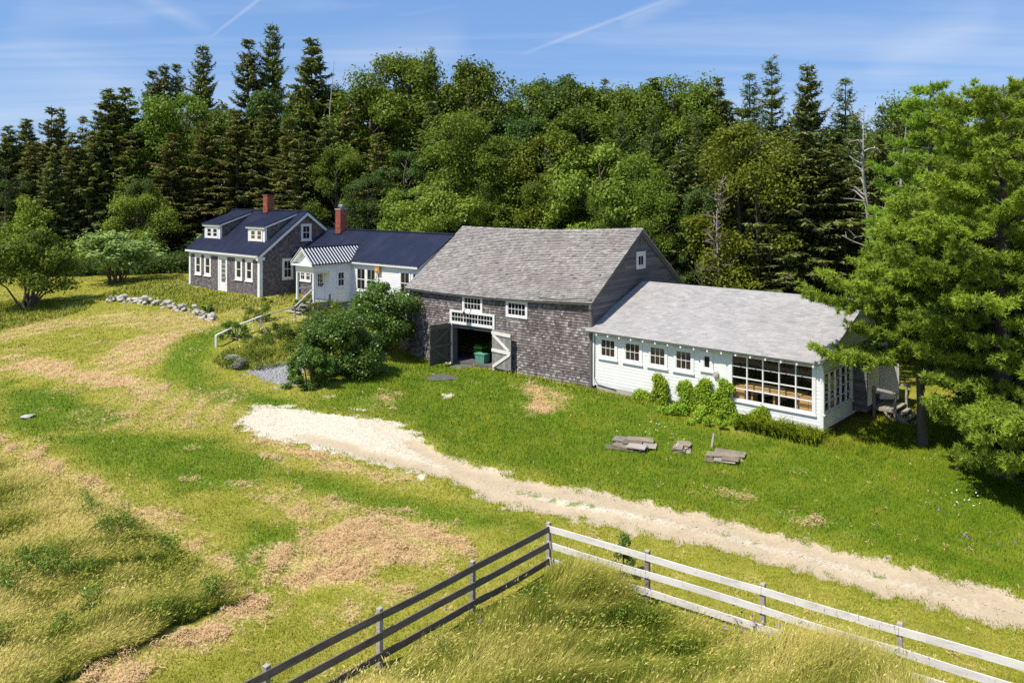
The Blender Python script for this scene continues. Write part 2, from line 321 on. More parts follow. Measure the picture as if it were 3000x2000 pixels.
# paddock corner and posts in plan
FC = np.array([1.0, 21.5]); FR = np.array([.815,-.579]); FL = np.array([-.655,-.756])
PADDOCK = np.array([FC+FR*.35+FL*.35, FC+FR*16+FL*.2, FC+FR*16+FL*16, FC+FL*16+FR*.2])
def fields(x, y):
    n1 = fbm(x*.9, y*.9, 11); n2 = fbm(x*3.1, y*3.1, 12, 3); n3 = fbm(x*.25, y*.25, 13)
    f = {}
    s = np.zeros(x.shape)
    for P, w in STRAW:
        d = sdist(x, y, P)+(n1-.5)*1.7+(n2-.5)*.7
        s = np.maximum(s, w*sstep(-1., .8, d))
    dr = sdist(x, y, ROAD)
    s = np.maximum(s, .45*sstep(.62, .8, n1)*(dr < 0)*(sdist(x, y, LUSH) < 0))
    f['stripe'] = np.sin(2*math.pi*(np.where(dr < 0, -dr, 0)+(n3-.5)*5+(n1-.5)*.6)/1.45)
    f['straw'] = s*np.clip(.88+.3*f['stripe'], 0, 1.1)
    f['gravel'] = sstep(-.35, .35, dr+.2+(n2-.5)*1.1+(n1-.5)*.5)
    for P in WHITE2: f['gravel'] = np.maximum(f['gravel'], sstep(-.1, .25, sdist(x, y, P)+(n2-.5)*.7))
    r = np.minimum(lined(x, y, RUT1), lined(x, y, RUT2))+(n2-.5)*.25
    f['rut'] = np.clip((1-sstep(.32, .55, r+(n1-.5)*.35))*sstep(-13, -6, x)+.25*sstep(-4, 4, x)*n1+.3*sstep(.5, .7, n3)+.7*sstep(-4, 3, x)*sstep(.75, .25, dr), 0, 1)
    mid = sstep(.36, .55, r)*(dr > .3)*sstep(0, 3, x-(-2))
    f['weed'] = mid*sstep(.5, .62, fbm(x*1.3, y*1.3, 21))*.8+sstep(.2, .0, dr)*(dr > 0)*sstep(.5, .6, n1)*.7
    f['grey'] = np.maximum(sstep(-.2, .3, sdist(x, y, GREY)+(n2-.5)*1.3), sstep(-.2, .3, sdist(x, y, GREY2)+(n2-.5)*.8))
    f['lush'] = sstep(-1.5, 1.5, sdist(x, y, LUSH)+(n1-.5)*2)
    b = np.zeros(x.shape)
    for P in BAND: b = np.maximum(b, sstep(-.8, .8, sdist(x, y, P)+(n1-.5)*1.6))
    f['band'] = b
    f['n'] = .6*n1+.4*n3
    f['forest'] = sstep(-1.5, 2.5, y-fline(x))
    return f
FLX = np.array([-60,-45,-28,-14,-5,2,8,13,18,25,35,60.]); FLY = np.array([76,74,72.5,68,63,61,56,52,47,43,41,38.])
def fline(x): return np.interp(x, FLX, FLY)
def axis(a, b, st, far, n):
    g = far**(np.arange(1, n+1)/n)
    return np.concatenate([a-(g[::-1]-1)*3, np.arange(a, b, st), b+(g-1)*3])
xs = axis(-42, 30, .2, 900, 26); ys = axis(8, 66, .2, 900, 26)
gx, gy = np.meshgrid(xs, ys); gz = tz(gx, gy)
near = (gx > -48) & (gx < 36) & (gy > 2) & (gy < 76)
fl = {k: np.zeros(gx.shape) for k in ('straw','gravel','rut','weed','grey','lush','band','n','forest')}
q = fields(gx[near], gy[near])
for k in fl: fl[k][near] = q[k]
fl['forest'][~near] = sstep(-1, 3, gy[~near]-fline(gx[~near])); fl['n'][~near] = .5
gz = gz-.05*fl['gravel']+.0*fl['rut']-.05*fl['rut']*fl['gravel']
def groundmat():
    m, nt = nm('ground_cover')
    nf = noise(nt, 9, 5, rough=.75); nb = noise(nt, 40, 4, rough=.7); nl = noise(nt, 1.1, 4)
    def thr(a, k=.55, lo=.35, hi=.65):               # an area whose edge is broken up by noise
        r = ramp(nt, [(lo,(0,0,0)),(hi,(1,1,1))]); nt.links.new(math_(nt, 'ADD', a, math_(nt, 'MULTIPLY', math_(nt, 'SUBTRACT', nf, .5), k*2)), r.inputs[0]); return r.outputs[0]
    t = math_(nt, 'ADD', math_(nt, 'MULTIPLY', nl, .5), math_(nt, 'MULTIPLY', nf, .6))
    dry = ramp(nt, [(.3,(.11,.135,.012)),(.5,(.25,.25,.03)),(.75,(.45,.37,.09))]); nt.links.new(t, dry.inputs[0])
    grn = ramp(nt, [(.3,(.05,.1,.006)),(.55,(.12,.19,.014)),(.8,(.22,.27,.04))]); nt.links.new(t, grn.inputs[0])
    c = mixc(nt, math_(nt, 'MAXIMUM', attr(nt, 'lush'), attr(nt, 'band')), dry.outputs[0], grn.outputs[0])
    st = ramp(nt, [(.3,(.3,.19,.085)),(.5,(.55,.38,.2)),(.7,(.72,.53,.3))]); nt.links.new(math_(nt, 'ADD', math_(nt, 'MULTIPLY', nf, .6), math_(nt, 'MULTIPLY', nb, .4)), st.inputs[0])
    c = mixc(nt, thr(attr(nt, 'straw'), 1.2, .3, .75), c, st.outputs[0])
    vo = N(nt, 'ShaderNodeTexVoronoi', Scale=22.); tc = nt.nodes.new('ShaderNodeTexCoord'); nt.links.new(tc.outputs['Object'], vo.inputs['Vector'])
    gr = ramp(nt, [(.2,(.36,.3,.22)),(.45,(.58,.51,.39)),(.7,(.72,.66,.54))]); nt.links.new(math_(nt, 'ADD', math_(nt, 'MULTIPLY', nf, .5), math_(nt, 'MULTIPLY', vo.outputs['Color'], .5)), gr.inputs[0])
    ru = ramp(nt, [(.3,(.34,.25,.15)),(.7,(.52,.41,.27))]); nt.links.new(t, ru.inputs[0])
    g = mixc(nt, math_(nt, 'MULTIPLY', attr(nt, 'rut'), .8), gr.outputs[0], ru.outputs[0])
    g = mixc(nt, math_(nt, 'MULTIPLY', thr(attr(nt, 'weed'), .6), .75), g, grn.outputs[0])
    c = mixc(nt, thr(attr(nt, 'gravel'), .8, .35, .65), c, g)
    gy_ = ramp(nt, [(.3,(.14,.14,.15)),(.7,(.4,.4,.42))]); nt.links.new(vo.outputs['Color'], gy_.inputs[0])
    c = mixc(nt, thr(attr(nt, 'grey'), .5), c, gy_.outputs[0])
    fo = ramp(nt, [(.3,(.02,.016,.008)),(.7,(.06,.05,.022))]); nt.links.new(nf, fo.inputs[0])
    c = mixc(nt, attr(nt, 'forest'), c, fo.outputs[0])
    b = N(nt, 'ShaderNodeBsdfPrincipled', Roughness=.95); b.inputs['Specular IOR Level'].default_value = .1
    nt.links.new(c, b.inputs['Base Color'])
    bp = N(nt, 'ShaderNodeBump', Strength=.5, Distance=.05); nt.links.new(math_(nt, 'ADD', nf, math_(nt, 'MULTIPLY', nb, .5)), bp.inputs['Height']); nt.links.new(bp.outputs[0], b.inputs['Normal'])
    o = nt.nodes.new('ShaderNodeOutputMaterial'); nt.links.new(b.outputs[0], o.inputs[0]); return m
MT['ground'] = groundmat()
def gridmesh():
    ny, nx = gx.shape; V = np.stack([gx.ravel(), gy.ravel(), gz.ravel()], 1)
    i = np.arange((ny-1)*(nx-1)); r = i//(nx-1); c = i % (nx-1); a = r*nx+c
    Q = np.stack([a, a+1, a+nx+1, a+nx], 1)
    rd = ((fl['gravel'].ravel()[Q].max(1) > .02) & (sdist(V[Q].mean(1)[:,0], V[Q].mean(1)[:,1], ROAD) > -1.2))
    for nm_, sel in (('ground', ~rd), ('gravel_drive', rd)):
        q = Q[sel]; u, inv = np.unique(q, return_inverse=True); inv = inv.reshape(q.shape)
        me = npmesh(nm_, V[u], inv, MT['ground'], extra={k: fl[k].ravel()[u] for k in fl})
        me.polygons.foreach_set('use_smooth', [True]*len(q))
        tag(link(nm_, me), kind='structure')
gridmesh()
# ------------------------------------------------------------------ building helpers
R = random.Random(11)
def clip(poly, conv):
    """convex clip; conv counter-clockwise"""
    out = poly
    for i in range(len(conv)):
        ax, ay = conv[i]; bx, by = conv[(i+1) % len(conv)]; src = out; out = []
        if not src: return []
        side = [(bx-ax)*(p[1]-ay)-(by-ay)*(p[0]-ax) for p in src]
        for j in range(len(src)):
            p, q_ = src[j-1], src[j]; sp, sq = side[j-1], side[j]
            if (sp >= 0) != (sq >= 0):
                t = sp/(sp-sq); out.append((p[0]+(q_[0]-p[0])*t, p[1]+(q_[1]-p[1])*t))
            if sq >= 0: out.append(q_)
    return out
def courses(mb, fc, poly, holes=(), ch=.14, w=(.08,.2), th=.018, gap=.005, m=0, jit=.006, t0=None, miss=0., vf=None):
    """overlapping courses of shingles or boards on a flat face, each piece its own wedge"""
    S0 = min(p[0] for p in poly); S1 = max(p[0] for p in poly); T0 = min(p[1] for p in poly); T1 = max(p[1] for p in poly)
    t = T0 if t0 is None else t0
    while t < T1:
        tt = t+ch*1.04; iv = [(S0, S1)]
        for h in holes:
            if min(tt, h[3])-max(t, h[1]) > ch*.3:
                nv = []
                for a, b in iv:
                    if h[0] > a: nv.append((a, min(b, h[0])))
                    if h[2] < b: nv.append((max(a, h[2]), b))
                iv = [q for q in nv if q[1]-q[0] > .02]
        for a, b in iv:
            s = a-R.random()*w[0]*.5; first = True
            while s < b:
                e = s+R.uniform(*w)
                s_, e_ = max(s, a), min(e-gap, b)
                if e_-s_ > .012 and R.random() >= miss:
                    bt = t+R.uniform(-jit, jit*.4); k = th*R.uniform(.75, 1.25)
                    v = vf(s_, t) if vf else min(1, max(0, R.gauss(.5, .2)))
                    c4 = [(s_, bt), (e_, bt), (e_, tt), (s_, tt)]
                    pc = clip(c4, poly)
                    if len(pc) >= 3:
                        dep = lambda y: .003+k*max(0, (tt-y)/(tt-bt))
                        n = len(mb.V); L = len(pc)
                        mb.V.extend([fc.p(x, y, dep(y)) for x, y in pc]); mb.V.extend([fc.p(x, y, -.004) for x, y in pc]); mb.v.extend([v]*2*L)
                        mb.F.append(tuple(range(n, n+L))); mb.m.append(m)
                        for i in range(L):
                            j = (i+1) % L
                            if pc[i][1] > tt-1e-4 and pc[j][1] > tt-1e-4: continue
                            mb.F.append((n+i, n+L+i, n+L+j, n+j)); mb.m.append(m)
                s = e
        t += ch
def slab_holes(mb, fc, s0, t0, s1, t1, holes, d0, d1, v=.3, m=0):
    S = sorted({s0, s1, *[h[0] for h in holes], *[h[2] for h in holes]}); T = sorted({t0, t1, *[h[1] for h in holes], *[h[3] for h in holes]})
    for a, b in zip(S, S[1:]):
        for c, d in zip(T, T[1:]):
            x, y = (a+b)/2, (c+d)/2
            if not (s0 <= x <= s1 and t0 <= y <= t1): continue
            if any(h[0] < x < h[2] and h[1] < y < h[3] for h in holes): continue
            mb.fbox(fc, a, b, c, d, d0, d1, v, m)
def prism(mb, pts, fc, d0, d1, v=.3, m=0):
    n = len(mb.V); L = len(pts)
    mb.V.extend([fc.p(x, y, d1) for x, y in pts]); mb.V.extend([fc.p(x, y, d0) for x, y in pts]); mb.v.extend([v]*2*L)
    mb.F.append(tuple(range(n, n+L))); mb.F.append(tuple(range(n+2*L-1, n+L-1, -1))); mb.m.extend([m, m])
    for i in range(L): j = (i+1) % L; mb.F.append((n+i, n+L+i, n+L+j, n+j)); mb.m.append(m)
def window(parent, fc, s0, t0, s1, t1, trim=.1, cols=2, rows=2, dh=True, sill=True, pane='pane', d=.0, head=None, label=None, mun=.022, mat='white', name='window'):
    mb = MB(); h = trim if head is None else head; P = d+.045
    a, b, c, e = s0+trim, t0+trim*.9, s1-trim, t1-h
    mb.fbox(fc, s0, a, t0, t1, d, P); mb.fbox(fc, c, s1, t0, t1, d, P); mb.fbox(fc, a, c, e, t1, d, P+.004); mb.fbox(fc, a, c, t0, b, d, P+.002)
    if sill: mb.fbox(fc, s0-.03, s1+.03, t0-.035, t0+.02, d, P+.05)
    mb.fbox(fc, s0-.02, s1+.02, t1-.003, t1+.025, d, P+.03)
    q = .035                                       # sash rails
    mb.fbox(fc, a, a+q, b, e, d, d+.03); mb.fbox(fc, c-q, c, b, e, d, d+.03); mb.fbox(fc, a+q, c-q, e-q, e, d, d+.031); mb.fbox(fc, a+q, c-q, b, b+q*1.3, d, d+.031)
    if dh: mb.fbox(fc, a+q, c-q, (b+e)/2-.02, (b+e)/2+.025, d, d+.036)
    for i in range(1, cols):
        x = a+q+(c-a-2*q)*i/cols; mb.fbox(fc, x-mun/2, x+mun/2, b+q*1.3, e-q, d, d+.027)
    for i in range(1, rows):
        if dh and rows % 2 == 0 and i == rows//2: continue
        y = b+q*1.3+(e-b-2.3*q)*i/rows; mb.fbox(fc, a+q, c-q, y-mun/2, y+mun/2, d, d+.0285)
    w = mb.build(name, MT[mat], parent)
    if label: w['label'] = label
    pb = MB(); pb.fbox(fc, a+q*.5, c-q*.5, b+q*.5, e-q*.5, d+.002, d+.012, R.random()); pb.build('pane', MT[pane], w)
    return w
class Bld:
    def __init__(s, ox, oy, oz, ang, name, label, cat):
        s.e = empty(name, (ox, oy, oz), -ang, label, cat); s.o = (ox, oy, oz); s.ang = ang
        c, k = math.cos(ang), math.sin(ang); s.ax = (c, -k); s.ay = (k, c)
        s.front = Face((0,0,0), (1,0,0), (0,0,1), (0,-1,0))
    def w(s, x, y, z=0): return (s.o[0]+s.ax[0]*x+s.ay[0]*y, s.o[1]+s.ax[1]*x+s.ay[1]*y, s.o[2]+z)
def roofface(y0, z0, y1, z1, x0=0):
    L = math.hypot(y1-y0, z1-z0); c, k = (y1-y0)/L, (z1-z0)/L
    if y1 > y0: return Face((x0,y0,z0), (1,0,0), (0,c,k), (0,-k,c)), L
    return Face((x0,y0,z0), (1,0,0), (0,c,k), (0,k,-c)), L
def ribs(mb, fc, s0, s1, L, step=.23, m=0, t0=0.):
    n = int((s1-s0)/step)
    for i in range(n+1):
        s = s0+(s1-s0)*i/n; a, b = s-.018, s+.018
        if i == 0: a = s; b = s+.03
        if i == n: a = s-.03; b = s
        P = fc.p; mb.hexa([P(a-.008,t0,0.002),P(b+.008,t0,0.002),P(b+.008,L,0.002),P(a-.008,L,0.002),P(a,t0,.032),P(b,t0,.032),P(b,L,.032),P(a,L,.032)], .5, m)

# ------------------------------------------------------------------ farmhouse
H = Bld(-25.433, 62.156, 3.14, .716, 'farmhouse', 'small grey shingled farmhouse with dark metal roof and two shed dormers', 'house')
HL, HW, HE, HR, HO = 10.14, 3.82, 2.83, 5.92, .3
kH = (HR-HE)/(HW+HO); hz = lambda y: HR-kH*abs(y-HW)-.13
gab = Face((HL,0,0), (0,1,0), (0,0,1), (1,0,0)); gabL = Face((0,0,0), (0,1,0), (0,0,1), (-1,0,0))
W4 = [(.87,.91,1.88,2.52),(2.34,.91,3.36,2.52),(6.88,.92,7.86,2.55),(8.28,.92,9.28,2.55)]
DR = (4.44,-.05,5.76,2.55)
mb = MB()
cs = [(0,-.5),(2*HW,-.5),(2*HW,hz(0)),(HW,hz(HW)),(0,hz(0))]
prism(mb, cs, gab, -HL, 0, .2)
courses(mb, H.front, [(0,-.3),(HL,-.3),(HL,2.6),(0,2.6)], W4+[DR], .135, (.09,.2), .03)
courses(mb, gab, [(0,-.3),(2*HW,-.3),(2*HW,hz(0)),(HW,hz(HW)),(0,hz(0))], [(3.38,3.72,4.27,4.96),(1.79,1.0,2.70,2.49),(3.72,.76,4.4,1.55)], .127, (.09,.2), .02)
mb.build('wall', MT['house_shingle'], H.e)
mb = MB(); f = H.front                              # white trim
mb.fbox(f, -.05, .2, -.3, 2.6, 0, .05); mb.fbox(f, HL-.22, HL+.052, -.3, 2.6, 0, .05)
mb.fbox(gab, 0, .2, -.3, 2.75, 0, .05); mb.fbox(f, -.05, HL+.05, 2.52, 2.83, .0, .058)
mb.box((-.2,-.29,2.68), (HL+.2,-.052,2.76)); mb.box((-.2,-.3,2.70), (HL+.2,-.27,2.835))
for sgn in (1,-1):
    y0 = -HO if sgn > 0 else 2*HW+HO
    P = [(y0,HE-.16),(HW,HR-.14),(HW,HR-.32),(y0,HE-.34)]
    P = P if sgn > 0 else P[::-1]
    prism(mb, [(a, b) for a, b in P][::-1], gab, 0.2, .235, .5)
    prism(mb, [(a, b+.09) for a, b in P][::-1], gab, 0.0, .2, .5)
mb.fbox(gab, -.3, .28, 2.5, 2.72, 0, .2)
mb.build('trim', MT['white'], H.e)
for i, q in enumerate(W4): window(H.e, f, *q, trim=.2, cols=1, rows=2, head=.24, sill=True, name='window', pane='pane')
window(H.e, gab, 3.38,3.72,4.27,4.96, trim=.14, cols=2, rows=2); window(H.e, gab, 1.79,1.0,2.70,2.49, trim=.15, cols=2, rows=2); window(H.e, gab, 3.72,.76,4.4,1.55, trim=.1)
def panel_door(parent, fc, s0, t0, s1, t1, trim, g, cols, rows, d=0., mat='white'):
    mb = MB(); P = d+.05
    mb.fbox(fc, s0, s0+trim, t0, t1, d, P); mb.fbox(fc, s1-trim, s1, t0, t1, d, P); mb.fbox(fc, s0+trim, s1-trim, t1-trim, t1, d, P+.003)
    a, c, b, e = s0+trim, s1-trim, t0, t1-trim
    mb.fbox(fc, a, g[0], b, e, d, d+.03); mb.fbox(fc, g[2], c, b, e, d, d+.03); mb.fbox(fc, g[0], g[2], b, g[1], d, d+.0305); mb.fbox(fc, g[0], g[2], g[3], e, d, d+.0305)
    mb.fbox(fc, a+.12, c-.12, b+.12, g[1]-.1, d+.03, d+.038)
    for i in range(1, cols): x = g[0]+(g[2]-g[0])*i/cols; mb.fbox(fc, x-.015, x+.015, g[1], g[3], d, d+.026)
    for i in range(1, rows): y = g[1]+(g[3]-g[1])*i/rows; mb.fbox(fc, g[0], g[2], y-.015, y+.015, d, d+.027)
    o = mb.build('door', MT[mat], parent)
    pb = MB(); pb.fbox(fc, g[0], g[2], g[1], g[3], d+.002, d+.012); pb.build('pane', MT['pane'], o)
    hb = MB(); hb.fbox(fc, c-.1, c-.05, t0+.95, t0+1.05, d+.03, d+.075); hb.build('handle', MT['iron'], o)
    return o
panel_door(H.e, f, *DR, .17, (4.93,.62,5.49,2.27), 3, 5)
mb = MB(); rf, RL = roofface(-HO, HE, HW, HR)
def slope_slab(mb, y0, z0, y1, z1, x0, x1, t, m=0, v=.5):
    mb.hexa([(x0,y0,z0-t),(x1,y0,z0-t),(x1,y1,z1-t),(x0,y1,z1-t),(x0,y0,z0),(x1,y0,z0),(x1,y1,z1),(x0,y1,z1)], v, m)
slope_slab(mb, -HO, HE, HW, HR, -.22, HL+.24, .07); ribs(mb, rf, -.22, HL+.24, RL)
rb, RLb = roofface(2*HW+HO, HE, HW, HR)
mb.hexa([(-.22,HW,HR-.07),(HL+.24,HW,HR-.07),(HL+.24,2*HW+HO,HE-.07),(-.22,2*HW+HO,HE-.07),(-.22,HW,HR),(HL+.24,HW,HR),(HL+.24,2*HW+HO,HE),(-.22,2*HW+HO,HE)]); ribs(mb, rb, -.22, HL+.24, RLb)
mb.beam((-.23,HW,HR+.02), (HL+.25,HW,HR+.02), .26, .05)
hroof = mb.build('roof', MT['metal'], H.e)
def chimney(parent, x0, y0, x1, y1, z0, z1, cap):
    mb = MB(); fs = [Face((x0,y0,z0),(1,0,0),(0,0,1),(0,-1,0)), Face((x1,y0,z0),(0,1,0),(0,0,1),(1,0,0)), Face((x1,y1,z0),(-1,0,0),(0,0,1),(0,1,0)), Face((x0,y1,z0),(0,-1,0),(0,0,1),(-1,0,0))]
    mb.box((x0,y0,z0), (x1,y1,z1-.02), .4, 1)
    for k, fc in enumerate(fs):
        W = (x1-x0) if k % 2 == 0 else (y1-y0); t = 0; r = 0
        while t < z1-z0-.06:
            s = 0 if r % 2 else -.105
            while s < W:
                a, b = max(0, s), min(W, s+.2)
                if b-a > .02: mb.fbox(fc, a, b, t, t+.062, -.02, .008, R.random())
                s += .212
            t += .074; r += 1
    mb.box((x0-.04,y0-.04,z1-.08), (x1+.04,y1+.04,z1), .3, 0 if not cap else 1)
    mb.box((x0+.12,y0+.12,z1-.001), (x1-.12,y1-.12,z1+.06), .2, 2)
    if cap:
        cx, cy = (x0+x1)/2, (y0+y1)/2
        mb.tube([(cx,cy,z1+.05),(cx,cy,z1+.22)], .13, 10, .5, 3); mb.tube([(cx-.24,cy,z1+.2),(cx+.24,cy,z1+.2)], .11, 10, .5, 3)
        mb.tube([(cx,cy,z1+.22),(cx,cy,z1+.32)], [.2,.05], 10, .5, 3)
    mb.box((x0-.12,y0-.14,z0), (x1+.12,y1+.14,z0+.3), .5, 2)
    return mb.build('chimney', [MT['brick'], MT['mortar'], MT['trim_dark'], MT['steel']], parent)
chimney(hroof, 4.82, HW-.3, 5.42, HW+.3, 5.45, 7.12, False)
for x0, x1 in ((.72,3.05), (7.14,9.36)):            # shed dormers
    yd = .9; zr0 = 4.86; zr1 = HR-.04; yr = HW-.08; k = (zr1-zr0)/(yr-yd+.18)
    mb = MB(); dz = lambda y: zr0+k*(y-yd+.18)-.08
    side = [(yd,3.6),(yr,dz(yr)-.02),(yr,dz(yr)),(yd,dz(yd))]
    fr = Face((0,yd,0), (1,0,0), (0,0,1), (0,-1,0)); sr = Face((x1,0,0), (0,1,0), (0,0,1), (1,0,0)); sl = Face((x0,0,0), (0,1,0), (0,0,1), (-1,0,0))
    prism(mb, side, sr, -(x1-x0), 0, .2); courses(mb, sr, side, [], .127, (.09,.2), .016); courses(mb, sl, side, [], .127, (.09,.2), .016)
    mb.fbox(fr, x0, x1, 3.66, 4.8, 0, .02, .8, 1); mb.fbox(fr, x0-.01, x0+.12, 3.66, 4.8, .02, .04, .8, 1); mb.fbox(fr, x1-.12, x1+.015, 3.66, 4.8, .02, .04, .8, 1)
    mb.fbox(sr, yd, yd+.12, 3.7, dz(yd), .016, .035, .8, 1); mb.fbox(fr, x0-.12, x1+.12, 4.66, 4.82, .0, .16, .8, 1)
    for xx, d_ in ((x1+.1, .03), (x0-.13, .03)):
        mb.hexa([(xx,yd-.18,zr0-.2),(xx+d_,yd-.18,zr0-.2),(xx+d_,yr,zr1-.2),(xx,yr,zr1-.2),(xx,yd-.18,zr0-.062),(xx+d_,yd-.18,zr0-.062),(xx+d_,yr,zr1-.062),(xx,yr,zr1-.062)], .8, 1)
    dm = mb.build('dormer', [MT['house_shingle'], MT['white']], H.e)
    rb_ = MB(); slope_slab(rb_, yd-.22, zr0, yr+.02, zr1+.012, x0-.16, x1+.16, .06); fcd, Ld = roofface(yd-.22, zr0, yr, zr1)
    ribs(rb_, fcd, x0-.16, x1+.16, Ld, .3); rb_.build('dormer_roof', MT['metal'], dm)
    xm = (x0+x1)/2; pm = 'pane' if x0 < 2 else 'pane_amber'
    for a, b in ((x0+.28, xm-.02), (xm+.02, x1-.28)): window(dm, fr, a, 3.74, b, 4.62, .13, 1, 2, True, False, pm, d=.021)
# ------------------------------------------------------------------ white wing with its porch
Wg = Bld(-15.945, 57.612, 3.14, .716, 'white_wing', 'long white clapboard wing with dark metal roof joining farmhouse to barn', 'house wing')
WL, WW, WE, WR, WO = 13.6, 2.95, 2.66, 4.57, .25
kW = (WR-WE)/(WW+WO); wz = lambda y: WR-kW*abs(y-WW)-.1
f = Wg.front; XJ = 6.81
mb = MB(); ge = Face((WL,0,0), (0,1,0), (0,0,1), (1,0,0))
prism(mb, [(0,-2.),(2*WW,-2.),(2*WW,wz(0)),(WW,wz(WW)),(0,wz(0))], ge, -WL+.03, 0, .6, 0)
P1 = (7.3,.71,9.4,2.3); P2 = (11.7,.78,12.74,2.32); P3 = (12.86,.78,13.6,2.32)
PS = (.78,.9,2.12,1.8); courses(mb, f, [(4.8,-.15),(WL,-.15),(WL,2.7),(4.8,2.7)], [P1,P2,P3], .11, (2.2,4.), .01, .002, jit=.002); courses(mb, f, [(0,-.5),(4.8,-.5),(4.8,2.62),(0,2.62)], [PS], .135, (.09,.2), .03, m=2)
courses(mb, f, [(10.3,-2.),(WL,-2.),(WL,-.6),(10.3,-.6)], [], .11, (2.2,4.), .012, .002, jit=.002)
mb.fbox(f, 6.9, WL, -.62, -.18, -.001, .02, .3, 1)
# enclosed porch room
XL, YF, YV = 4.86, -3.06, -1.8
pr = Face((XJ,0,0), (0,1,0), (0,0,1), (1,0,0)); pv = Face((0,YV,0), (1,0,0), (0,0,1), (0,-1,0)); pl = Face((XL,0,0), (0,1,0), (0,0,1), (-1,0,0))
mb.box((XL,YV,-.02), (XJ,0,2.62), .6); PW = (-1.25,.96,-.57,2.06)
courses(mb, pr, [(YV,-.02),(0,-.02),(0,2.62),(YV,2.62)], [PW], .11, (2.,3.), .014, .002, jit=.002)
courses(mb, pl, [(YV,-.02),(0,-.02),(0,2.62),(YV,2.62)], [], .11, (2.,3.), .014, .002, jit=.002)
courses(mb, pv, [(XL,.2),(XJ,.2),(XJ,2.62),(XL,2.62)], [(5.3,.2,6.28,2.25)], .11, (2.,3.), .014, .002, jit=.002)
wwall = mb.build('wall', [MT['white'], MT['concrete'], MT['house_shingle']], Wg.e); window(Wg.e, f, .78,.9,1.45,1.8, trim=.1); window(Wg.e, f, 1.45,.9,2.12,1.8, trim=.1)
mb = MB()
mb.fbox(f, XJ+.02, WL, 2.5, 2.66, .015, .04); mb.box((XJ+.3,-.24,2.55), (WL,-.0405,2.58)); mb.box((XJ+.3,-.25,2.52), (WL,-.22,2.66))
mb.fbox(pr, YV-.01, YV+.12, -.05, 2.6, .012, .035); mb.fbox(pv, XJ-.12, XJ+.036, -.05, 2.6, .012, .034); mb.fbox(pr, -.1, -.016, -.02, 2.55, .012, .03)
mb.build('trim', MT['white'], Wg.e)
for a, b in ((7.3,8.37), (8.33,9.4)): window(Wg.e, f, a+(.02 if a > 8 else 0), .71, b-(.02 if a < 8 else 0), 2.3, .11, 2, 2)
window(Wg.e, f, *P2, trim=.11); window(Wg.e, f, *P3, trim=.11); window(Wg.e, pr, *PW, trim=.09)
panel_door(Wg.e, pv, 5.3, .2, 6.28, 2.25, .08, (5.52,1.0,6.06,2.12), 3, 4)
mb = MB(); slope_slab(mb, -WO, WE, WW, WR, .03, WL+.1, .06); rfw, RLw = roofface(-WO, WE, WW, WR); ribs(mb, rfw, .05, WL+.1, RLw)
mb.hexa([(.03,WW,WR-.06),(WL,WW,WR-.06),(WL,2*WW+WO,WE-.06),(.03,2*WW+WO,WE-.06),(.03,WW,WR),(WL,WW,WR),(WL,2*WW+WO,WE),(.03,2*WW+WO,WE)])
mb.beam((.03,WW,WR+.02), (WL,WW,WR+.02), .24, .05)
wroof = mb.build('roof', MT['metal'], Wg.e)
chimney(wroof, 1.72, 2.4, 2.32, 3.0, 4.0, 6.1, True)
# porch: roof, gable, posts, frieze, deck, steps
XM = (XL+XJ)/2; PO = .24; PE, PR = 2.62, 3.66; YR0 = YF-.3
kP = (PR-PE)/((XJ-XL)/2+PO)
mb = MB(); YB = 2.0
yv_ = lambda z: (z-WE)/kW-WO                        # where the porch roof runs into the wing roof
for sg in (1,-1):
    xe = XM+sg*((XJ-XL)/2+PO); ye = yv_(PE)+.02; yr_ = yv_(PR)+.02
    for (dz_) in (0,):
        q = [(xe,YR0,PE-.05),(xe,ye,PE-.05),(XM,yr_,PR-.05),(XM,YR0,PR-.05),(xe,YR0,PE),(xe,ye,PE),(XM,yr_,PR),(XM,YR0,PR)]
        if sg < 0: q = [q[1],q[0],q[3],q[2],q[5],q[4],q[7],q[6]]
        mb.hexa(q)
    y = YR0+.02
    while y < yr_:                                  # standing seams; white paint stands in for sun glint on the dark metal
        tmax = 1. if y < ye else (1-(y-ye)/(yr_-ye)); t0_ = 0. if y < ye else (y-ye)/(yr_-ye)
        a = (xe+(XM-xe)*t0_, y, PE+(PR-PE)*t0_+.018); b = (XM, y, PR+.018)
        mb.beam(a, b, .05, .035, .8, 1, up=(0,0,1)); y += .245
mb.beam((XM,YR0,PR+.02), (XM,yv_(PR),PR+.02), .16, .05)
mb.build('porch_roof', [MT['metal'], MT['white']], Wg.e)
mb = MB(); pf_ = Face((0,YF,0), (1,0,0), (0,0,1), (0,-1,0))
prism(mb, [(XL-PO+.05,PE-.04),(XJ+PO-.05,PE-.04),(XM,PR-.06)], pf_, -.1, .0, .8)
for sg in (1,-1):
    xe = XM+sg*((XJ-XL)/2+PO); P = [(xe,PE-.15),(xe,PE-.05),(XM,PR-.05),(XM,PR-.17)]
    prism(mb, P if sg < 0 else P[::-1], pf_, .0, .27, .8)
prism(mb, [(XM-.5,PE+.02),(XM+.45,PE+.02),(XM+.16,PE+.2),(XM,PE+.36),(XM-.16,PE+.2)], pf_, 0, .03, .9)
mb.fbox(pf_, XL-PO, XJ+PO, PE-.14, PE-.041, -.06, .26); mb.fbox(pf_, XL-.02, XJ+.02, 2.12, 2.48, -.06, .03)
mb.fbox(pr, YF, YV, 2.12, 2.6, -.1, .03); mb.fbox(pl, YF, YV, 2.12, 2.6, -.1, .03)
for s in np.arange(XL, XJ, .085): mb.fbox(pf_, s, s+.045, 2.0, 2.12, -.02, .01)
